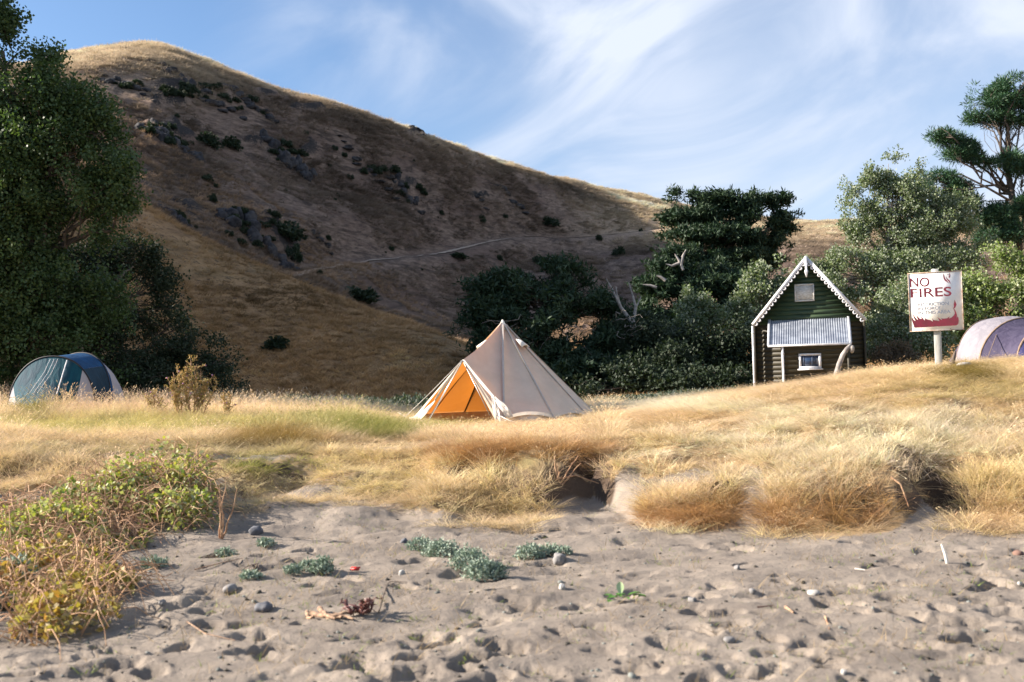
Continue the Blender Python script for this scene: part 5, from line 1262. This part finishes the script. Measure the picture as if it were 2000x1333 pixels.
# ------------------------------------------------------------------ thistle by the blue tent
def thistle(px, Y, stems, label, seed, leaf='leaf_thistle', cat='thistle'):
    r = np.random.default_rng(seed); b = on(px, Y); root = root_of('thistle', label, cat, b); mb = MB(); L_ = []; D_ = []; fl = []
    for (x0, x1, row1) in stems:
        a_ = on(x0, Y); e_ = P(x1, row1, Y + r.uniform(-.1, .1)); pts = crooked(a_, e_, 8, .12, 0, r); mb.tube(pts, np.linspace(.014, .005, 8), 5)
        for k in range(7):
            t = r.uniform(.3, 1); j = t * 7; p = pts[int(j)] * (1 - j % 1) + pts[min(7, int(j) + 1)] * (j % 1); q = p + np.array([r.normal(0, .09), r.normal(0, .09), r.uniform(.06, .2)]); mb.tube(crooked(p, q, 4, .1, 0, r), [.006, .005, .004, .003], 4)
            fl.append(q); m = 26; s_ = r.random(m)[:, None]; L_.append(p * (1 - s_) + q * s_ + r.normal(0, .018, (m, 3))); D_.append(rand_dirs(m, r) + [0, 0, .6])
        m = 160; s_ = r.uniform(.12, 1, m); j = np.clip((s_ * 7).astype(int), 0, 7); L_.append(pts[j] + r.normal(0, .03, (m, 3))); D_.append(rand_dirs(m, r) + [0, 0, .5])
    V, Fa = mb.arrays(); wpart('stem', V, Fa, M['stem_tan'], root)
    V, I, t = leaf_mesh(np.vstack(L_), np.vstack(D_), .05, .018, r); wpart('leaves', V, I, M[leaf], root, False, {'tint': t})
    for q in fl[::4]:
        V, Fa = icorock(q, (.018, .018, .022), 3, 1, .1); wpart('flower_head', V, Fa, M['pink'], root)


M['pink'] = simple('thistle_flower', (0.40, 0.16, 0.36), (0.3, 0.2, 0.2), 30, .8, 0)
M['leaf_thistle'] = leafmat('leaf_thistle', (0.20, 0.20, 0.07), (0.46, 0.30, 0.12), None, .7, .25, (1.2, 1.1, .8))
thistle(370, 22, [(372, 372, 700), (376, 384, 712), (365, 362, 716), (380, 392, 724), (368, 356, 735), (350, 345, 722), (347, 338, 728), (345, 330, 748), (385, 404, 742), (388, 415, 735), (392, 425, 748), (360, 350, 745), (378, 372, 745), (383, 396, 752)], 'tall tan thistle bush standing up from the grass right of the blue tent', 301)
thistle(300, 22.5, [(300, 290, 772), (305, 300, 768), (310, 312, 776)], 'low thistle between the blue tent and the tall thistle bush', 302)
thistle(440, 22.5, [(440, 436, 762), (445, 450, 770)], 'small green thistle on the right of the tall thistle bush', 303)

# ------------------------------------------------------------------ trailing vines of the left foreground
def vine(label, name, area, n_leaf, n_stem, seed, hmax, leaf, ls, brown=.3, stem_h=.25):
    """area: list of (px,row,rx,ry) ground blobs"""
    r = np.random.default_rng(seed); w = np.array([a_[2] * a_[3] for a_ in area], float); w /= w.sum()
    def pick(m):
        k = r.choice(len(area), m, p=w); out = []
        for i_ in k:
            px, row, rx, ry, yy, hm_ = area[i_]; a_ = r.uniform(0, 6.28); rr = math.sqrt(r.random())
            c = on(px, yy); s_ = yy / F; x = c[0] + rr * math.cos(a_) * rx * s_; y = c[1] + rr * math.sin(a_) * ry; hh = hm_ * math.sqrt(max(0, 1 - rr * rr))
            out.append((x, y, hh))
        return np.array(out)
    c0 = on(area[0][0], area[0][4]); root = root_of(name, label, 'vine', c0)
    q = pick(n_leaf); z0 = gz(q[:, 0], q[:, 1]); C = np.stack([q[:, 0], q[:, 1], z0 + q[:, 2] * r.uniform(.35, 1.05, n_leaf) * (1 + .5 * fbm(q[:, 0] * 3, q[:, 1] * 3, 2, seed))], 1)
    kk = fbm(C[:, 0] * 2.6, C[:, 1] * 2.6, 3, seed + 9) + r.uniform(-.12, .12, n_leaf) > -.12; C = C[kk]; n_leaf = len(C); d = rand_dirs(n_leaf, r); d[:, 2] = d[:, 2] * .5 + .35
    ti = np.clip(r.beta(1.2, 2.2, n_leaf) + .6 * fbm(C[:, 0] * 2, C[:, 1] * 2, 2, seed + 1) + brown * .4, 0, 1)
    V, I, t = leaf_mesh(C, d, ls, ls * .8, r, tint=ti); wpart('leaves', V, I, M[leaf], root, False, {'tint': t})
    mb = MB(); q = pick(n_stem)
    for x, y, hh in q:
        z = gz(x, y)[0]; L_ = r.uniform(.15, .5); a_ = r.uniform(0, 6.28); p0 = np.array([x, y, z + hh * r.uniform(0, .7)]); p1 = p0 + np.array([math.cos(a_) * L_, math.sin(a_) * L_, 0]); p1[2] = gz(p1[0], p1[1])[0] + hh * r.uniform(0, 1.0)
        mb.tube(crooked(p0, p1, 6, .25, r.uniform(.1, stem_h * 2), r), np.linspace(.0048, .0025, 6), 4, False)
    V, Fa = mb.arrays(); o = wpart('stems', V, Fa, M['stem_tan'], root); o['kind'] = 'stuff'
    return root


vine('large mound of yellow green trailing vine on the bank at left', 'vine_mound', [(290, 0, 110, .8, 11.4, .5), (200, 0, 130, .8, 10.6, .4), (365, 0, 55, .5, 11.3, .55), (80, 0, 150, .9, 9.6, .3), (340, 0, 60, .5, 10.5, .3), (-60, 0, 130, .9, 9.8, .3), (230, 0, 60, .4, 9.7, .16), (390, 0, 34, .3, 10.6, .3)], 12500, 1900, 401, .6, 'leaf_vine', .055, -.05)
M['leaf_vine_dry'] = leafmat('leaf_vine_dry', (0.26, 0.27, 0.05), (0.44, 0.21, 0.08), (0.34, 0.26, 0.12), .6, .28)
vine('withering yellow and brown vine runners spilling onto the sand at lower left', 'vine_runners', [(60, 0, 150, .7, 8.3, .26), (150, 0, 100, .6, 7.5, .22), (130, 0, 90, .45, 6.7, .22), (-60, 0, 110, .7, 7.2, .3)], 6500, 520, 402, .4, 'leaf_vine_dry', .055, .3, .35)


def saltbush(label, spots, seed, n=900, ls=.03):
    r = np.random.default_rng(seed); c0 = G(spots[0][0], spots[0][1]); root = root_of('saltbush', label, 'shrub', c0); C = []
    for px, row, w_, h_ in spots:
        c = G(px, row + h_ * .4); s_ = c[1] / F; m = int(n * w_ * h_ / sum(a[2] * a[3] for a in spots)); d = rand_dirs(m, r); d[:, 2] = np.abs(d[:, 2])
        rr = r.uniform(.7, 1.05, m) * (1 + .25 * np.sin(d[:, 0] * 7 + seed) * np.cos(d[:, 1] * 6))
        C.append(np.stack([c[0] + d[:, 0] * rr * w_ * s_, c[1] + d[:, 1] * rr * w_ * s_ * .8, c[2] + d[:, 2] * rr * h_ * 1.5 * s_ + .005], 1))
    C = np.vstack(C); V, I, t = leaf_mesh(C, rand_dirs(len(C), r) + [0, 0, .5], ls, ls * .6, r); wpart('leaves', V, I, M['leaf_blue'], root, False, {'tint': t})
    mb = MB(); b = C[r.integers(0, len(C), 24)]
    for q in b: mb.tube(crooked([c0[0] + (q[0] - c0[0]) * .6, c0[1] + (q[1] - c0[1]) * .6, gz(q[0], q[1])[0] - .01], q, 4, .1, 0, r), [.005, .004, .003, .002], 4, False)
    V, Fa = mb.arrays(); o = wpart('stems', V, Fa, M['bark'], root); o['kind'] = 'stuff'


saltbush('grey green saltbush in two tufts left of the sand centre', [(820, 1070, 26, 14), (862, 1080, 36, 18)], 1, 1500)
saltbush('largest round grey green saltbush tuft in the middle of the sand', [(915, 1105, 36, 26), (940, 1125, 32, 24), (970, 1130, 22, 16)], 2, 2200)
saltbush('grey green saltbush tufts on the sand right of the largest one', [(1035, 1085, 28, 16), (1075, 1085, 22, 12), (1100, 1080, 18, 9)], 3, 1400)
saltbush('small saltbush beside the red plastic scrap', [(630, 1115, 24, 18), (600, 1110, 18, 12), (570, 1120, 18, 10)], 4, 1200)
saltbush('big blue green saltbush in the lower left corner', [(20, 1140, 50, 40), (60, 1150, 40, 26), (5, 1185, 30, 20)], 5, 3200, .035)
saltbush('thin saltbush sprigs on the shaded sand right of the vine runners', [(300, 1105, 26, 12), (440, 1085, 22, 10)], 6, 900)
saltbush('sparse grey green sprigs left of the small saltbush', [(520, 1065, 16, 9), (490, 1130, 20, 8)], 7, 600)

# leafy green weed
wr = np.random.default_rng(31); wc = G(1212, 1175); weed = root_of('beach_weed', 'bright green broad leafed weed with one pale upright leaf on the sand', 'weed', wc)
for k, (dx, dz_, ln_, wd_, az, el, mt_) in enumerate([(0, .05, .11, .055, 1.5, 1.3, 'leaf_pale'), (-.05, .02, .08, .05, 2.8, .5, 'leaf_weed'), (-.02, .02, .09, .05, 3.6, .3, 'leaf_weed'), (.02, .02, .08, .045, 5.2, .35, 'leaf_weed'), (.06, .03, .10, .035, .1, .45, 'leaf_weed'), (.09, .03, .10, .03, -.4, .3, 'leaf_weed'), (-.06, .0, .07, .05, 4.2, .4, 'leaf_weed'), (.0, .02, .07, .05, 2.0, .7, 'leaf_weed'), (.13, .02, .06, .03, .2, .4, 'leaf_weed'), (-.03, .03, .08, .04, 5.9, .6, 'leaf_weed')]):
    if mt_ not in M: M[mt_] = simple(mt_, (0.42, 0.50, 0.28) if mt_ == 'leaf_pale' else (0.09, 0.22, 0.03), (0.3, 0.42, 0.2) if mt_ == 'leaf_pale' else (0.05, 0.13, 0.02), 30, .5, .2)
    d_ = np.array([math.cos(az) * math.cos(el), math.sin(az) * math.cos(el), math.sin(el)]); s_ = np.cross(d_, [0, 0, 1]); s_ /= np.linalg.norm(s_); up_ = np.cross(s_, d_); V = []; I = []
    for i_ in range(6):
        t = i_ / 5; w_ = wd_ * math.sin(math.pi * (t * .9 + .08)) ** .8; c_ = d_ * ln_ * t - np.array([0, 0, 1]) * .03 * t * t
        V += [c_ - s_ * w_ * .5 + up_ * .008, c_, c_ + s_ * w_ * .5 + up_ * .008]
        if i_: b_ = (i_ - 1) * 3; I += [[b_, b_ + 1, b_ + 4, b_ + 3], [b_ + 1, b_ + 2, b_ + 5, b_ + 4]]
    o = link('leaf', np_mesh('leaf', V, np.array(I), M[mt_], True), weed); o.location = (dx, -.01 * k % .03, dz_)

# ------------------------------------------------------------------ beach litter
def thing_rock(label, px, row, wpx, hpx, mt_, seed, name='stone', cat='stone', sink=.36, rough=.24):
    c = G(px, row); s_ = c[1] / F; h_ = hpx * s_
    V, Fa = icorock((0, 0, h_ * (.5 - sink)), (wpx * s_ * .40, wpx * s_ * .33, h_ * .46), seed, 3, rough, seed * .7)
    o = link(name, np_mesh(name, V, Fa, M[mt_], True)); o.location = tuple(c); tag(o, label, cat)


for a_ in (('brown stone at the bottom left below the vine runners', 80, 1245, 30, 22, 'stone_brown', 1), ('round white pebble on the sand left of the middle saltbush', 785, 1122, 17, 15, 'stone_pale', 2), ('rounded tan stone behind the right saltbush tufts', 1092, 1106, 34, 26, 'stone', 3), ('dark grey stone in the shaded sand at left centre', 515, 1195, 42, 26, 'stone_dark', 4),
           ('dark stone half buried right of the vine mound', 500, 1045, 34, 22, 'stone_dark', 5), ('smooth grey stone at the left of the sand below the saltbush sprigs', 450, 1158, 34, 18, 'stone', 6), ('grey blue pebble left of the weed', 1440, 1115, 16, 12, 'stone', 7), ('pale flat stone in the right middle of the sand', 1590, 1162, 30, 14, 'stone_pale', 8), ('grey stone casting a shadow near the bottom centre right', 1425, 1255, 28, 14, 'stone', 9),
           ('white pebble at the far right of the sand', 1992, 1152, 12, 9, 'stone_pale', 10), ('small grey stone near the bottom right', 1648, 1322, 16, 13, 'stone_pale', 11), ('small tan stone right of the green weed', 1352, 1175, 20, 14, 'stone', 12), ('bluish stone in the shade below the vine runners', 318, 1195, 20, 14, 'stone', 13), ('dark brown lump at the right edge of the sand', 1990, 1085, 26, 16, 'stone_brown', 14),
           ('small dark stone beside the dry clump foot right of centre', 790, 1062, 20, 14, 'stone_dark', 15), ('pale upright stone left of the weed', 1098, 1152, 18, 18, 'stone_pale', 16), ('grey pebble above the grey stone near the bottom right', 1470, 1165, 15, 13, 'stone', 17)):
    thing_rock(*a_)

# driftwood with dark kelp
dk = G(650, 1210); dw = root_of('driftwood', 'gnarled tan driftwood piece lying on the sand at lower centre left', 'driftwood', dk)
dr_ = np.random.default_rng(12)
for (a0, a1, r0) in (((605, 1208), (668, 1212), .022), ((625, 1200), (655, 1216), .02), ((600, 1204), (612, 1214), .015), ((650, 1208), (700, 1205), .016), ((640, 1212), (690, 1216), .013)):
    p0 = G(*a0) + [0, 0, .025]; p1 = G(*a1) + [0, 0, .022]; V, Fa = tube(crooked(p0, p1, 7, .25, .05, dr_), np.linspace(r0, r0 * .45, 7), 7); wpart('branch', V, Fa, M['driftwood'] if 'driftwood' in M else M.setdefault('driftwood', simple('driftwood', (0.42, 0.28, 0.18), (0.16, 0.10, 0.07), 14, .85, .5, obj=False, stretch=(1, 4, 1))), dw, True)
M['kelp'] = simple('dark_kelp', (0.07, 0.022, 0.018), (0.16, 0.06, 0.045), 22, .45, .4, .5, obj=False)
kc = G(705, 1205); kp = root_of('seaweed_clump', 'dark red brown curled seaweed heap beside the driftwood', 'seaweed', kc)
for k in range(26):
    a_ = dr_.uniform(0, 6.28); L_ = dr_.uniform(.05, .14); p0 = kc + [dr_.normal(0, .035), dr_.normal(0, .03), .01]; p1 = p0 + [math.cos(a_) * L_, math.sin(a_) * L_ * .6, dr_.uniform(.01, .09)]
    p = crooked(p0, p1, 7, .5, .3, dr_); s_ = np.cross(p1 - p0, [0, 0, 1]); s_ /= np.linalg.norm(s_) + 1e-9; w_ = .013 * np.sin(np.linspace(.5, 2.9, 7))
    V = np.stack([p - s_ * w_[:, None], p + s_ * w_[:, None] + [0, 0, .006]], 1).reshape(-1, 3); i_ = np.arange(6) * 2
    o = wpart('frond', V, np.stack([i_, i_ + 1, i_ + 3, i_ + 2], 1), M['kelp'], kp, True); o.modifiers.new('t', 'SOLIDIFY').thickness = .004
M['red'] = simple('red_plastic', (0.50, 0.02, 0.015), (0.36, 0.015, 0.01), 12, .4, 0, .5)
rc = G(693, 1118); V = np.array([[-.045, 0, .002], [.03, -.02, .004], [.05, .01, .03], [-.03, .02, .028], [-.04, .01, 0], [.035, -.01, 0], [.045, .02, .026], [-.025, .03, .024]])
o = link('plastic_scrap', np_mesh('plastic_scrap', V, np.array([[0, 1, 2, 3], [7, 6, 5, 4], [0, 4, 5, 1], [3, 2, 6, 7], [0, 3, 7, 4], [1, 5, 6, 2]]), M['red'])); o.location = tuple(rc + [0, 0, .01]); tag(o, 'small bright red plastic scrap next to a saltbush on the sand', 'litter')


def stick(label, pts, r0, mt_, lift=0.015, name='stick', cat='stick', end=.4, heights=None):
    w = [G(*p) + [0, 0, lift] for p in pts]
    if heights: w = [w[0] + (w[i] - w[0]) * 1.0 + np.array([0, 0, h_]) for i, h_ in enumerate(heights)]
    w = np.array(w); t = np.linspace(0, 1, len(w)); t2 = np.linspace(0, 1, 9); w = np.stack([np.interp(t2, t, w[:, k]) for k in range(3)], 1); o0 = w[0].copy()
    V, Fa = tube(w - o0, np.linspace(r0, r0 * end, 9), 6); o = link(name, np_mesh(name, V, Fa, M[mt_], True)); o.location = tuple(o0); tag(o, label, cat)


def upright(label, foot, Y, tips, r0, mt_):
    """dead stalks rising from one foot; tips are photo pixels"""
    b = on(foot, Y, -.02); root = root_of('dead_stalk', label, 'dead plant', b); r = np.random.default_rng(int(foot))
    for k, (px, row) in enumerate(tips):
        V, Fa = tube(crooked(b + [r.normal(0, .02), 0, 0], P(px, row, Y + r.uniform(-.1, .1)), 8, .12, 0, r), np.linspace(r0, r0 * .35, 8), 5); wpart('stalk', V, Fa, M[mt_], root, True)


upright('bare forked tan stalk standing right of the vine mound', 425, 9.9, [(428, 945), (424, 965), (463, 955), (440, 938)], .011, 'stem_tan')
upright('dry stalks in the dark hollow of the bank below the bell tent', 1090, 12.1, [(1088, 905), (1082, 890), (1100, 915), (1135, 905), (1130, 890)], .012, 'stem_tan')
upright('dead twigs leaning over the dark hollow at right', 1850, 10.2, [(1870, 1000), (1855, 1010), (1885, 1035), (1838, 1015)], .012, 'stem_tan')
upright('thin tan stalks on the vine mound at left', 180, 9.8, [(170, 900), (200, 885), (150, 905)], .008, 'stem_tan')
M['bleached'] = simple('bleached_stick', (0.74, 0.70, 0.62), (0.58, 0.53, 0.46), 14, .8, .2)
sc_ = G(1850, 1103); bs = link('stick', np_mesh('stick', *tube([np.zeros(3), np.array([-.012, .0, .07]), np.array([-.03, .02, .15])], [.011, .012, .008], 6), M['bleached'], True)); bs.location = tuple(sc_); tag(bs, 'short bleached white stick stuck upright in the sand at right', 'stick')
stick('thin flat white stick on the sand right of centre', [(1670, 1116), (1690, 1118)], .008, 'bleached')
stick('reddish stick on the sand near the grey pebble at right', [(1480, 1192), (1510, 1188)], .007, 'stone_brown')
stick('small pale wood chip in the trampled sand at right', [(1535, 1190), (1550, 1204)], .014, 'driftwood', .012)
stick('long thin twig across the sand below the dark stone at left', [(365, 1220), (400, 1240), (460, 1258)], .005, 'driftwood', .008)
stick('bent dark twig above the seaweed heap', [(740, 1200), (752, 1160), (760, 1140), (795, 1142)], .006, 'bark', .012)
stick('pale twig on the sand below the weed', [(1612, 1210), (1620, 1232)], .006, 'stem_tan', .008)
stick('tan root lying under the hollow of the middle bank', [(1085, 945), (1125, 946), (1170, 955)], .014, 'stem_tan', .03)
stick('long brown twig beside the saltbush sprigs', [(380, 1116), (430, 1106), (478, 1098)], .006, 'driftwood', .012)
stick('tan root trailing down the bank beside the right hollow', [(1740, 945), (1760, 965), (1775, 1000)], .014, 'stem_tan', .05)

# pebbles, plant crumbs and sprouts on the sand
def pebble_proto(seed): V, Fa = icorock((0, 0, .15), (1, .8, .55), seed, 1, .15); return V, [Fa], np.zeros(len(V))


PP = proto_collection('pebble', [pebble_proto(s_) for s_ in range(4)])
n = 1900; rw = gr.uniform(1000, 1333, n); pp = gr.uniform(-100, 2100, n); q = []
for a_, b_ in zip(pp, rw):
    d = P(a_, b_, 7.0) - CAM_O
    if d[2] >= 0: continue
    w = CAM_O + d * (1.46 / -d[2])
    if w[1] < 12.5: q.append(w)
q = np.array(q); q[:, 2] = gz(q[:, 0], q[:, 1]); n = len(q); s1 = gr.lognormal(-4.9, .55, n).clip(.003, .03)
cc = np.where(gr.random(n)[:, None] < .5, np.array([.30, .30, .31]), np.array([.13, .11, .10])) * gr.uniform(.6, 1.5, n)[:, None]
scatter('pebbles', q, np.stack([gr.normal(0, .2, n), gr.normal(0, .2, n), gr.uniform(0, 6.28, n)], 1), np.stack([s1, s1, s1], 1), gr.integers(0, 4, n), np.clip(cc, .03, .7), PP)

items = [blades(12, .06, .05, .005, .9, 70 + s_, .8, seg=2) for s_ in range(3)] + [blades(7, .10, .06, .004, .3, 80 + s_, 1.35, seg=3) for s_ in range(3)]
PS = proto_collection('sprout', items)
n = 9500; q = []
for a_, b_ in zip(gr.uniform(-100, 2100, n), 980 + gr.beta(1.2, 2.2, n) * 340):
    d = P(a_, b_, 7.0) - CAM_O
    if d[2] >= 0: continue
    w = CAM_O + d * (1.44 / -d[2])
    if w[1] < 13.5: q.append(w)
q = np.array(q); q = q[fbm(q[:, 0] * 1.6, q[:, 1] * 1.6, 3, 99) + gr.uniform(-.3, .3, len(q)) > .02]; q[:, 2] = gz(q[:, 0], q[:, 1]); n = len(q)
ii = gr.integers(0, 6, n); cc = np.where((ii < 3)[:, None] & (gr.random(n) < .6)[:, None], GREEN * 1.2, np.array([.40, .29, .17])) * gr.uniform(.7, 1.3, n)[:, None]
s1 = gr.uniform(.5, 1.6, n)
scatter('sand_sprouts', q, np.stack([gr.normal(0, .15, n), gr.normal(0, .15, n), gr.uniform(0, 6.28, n)], 1), np.stack([s1, s1, s1], 1), ii, np.clip(cc, .02, .8), PS)
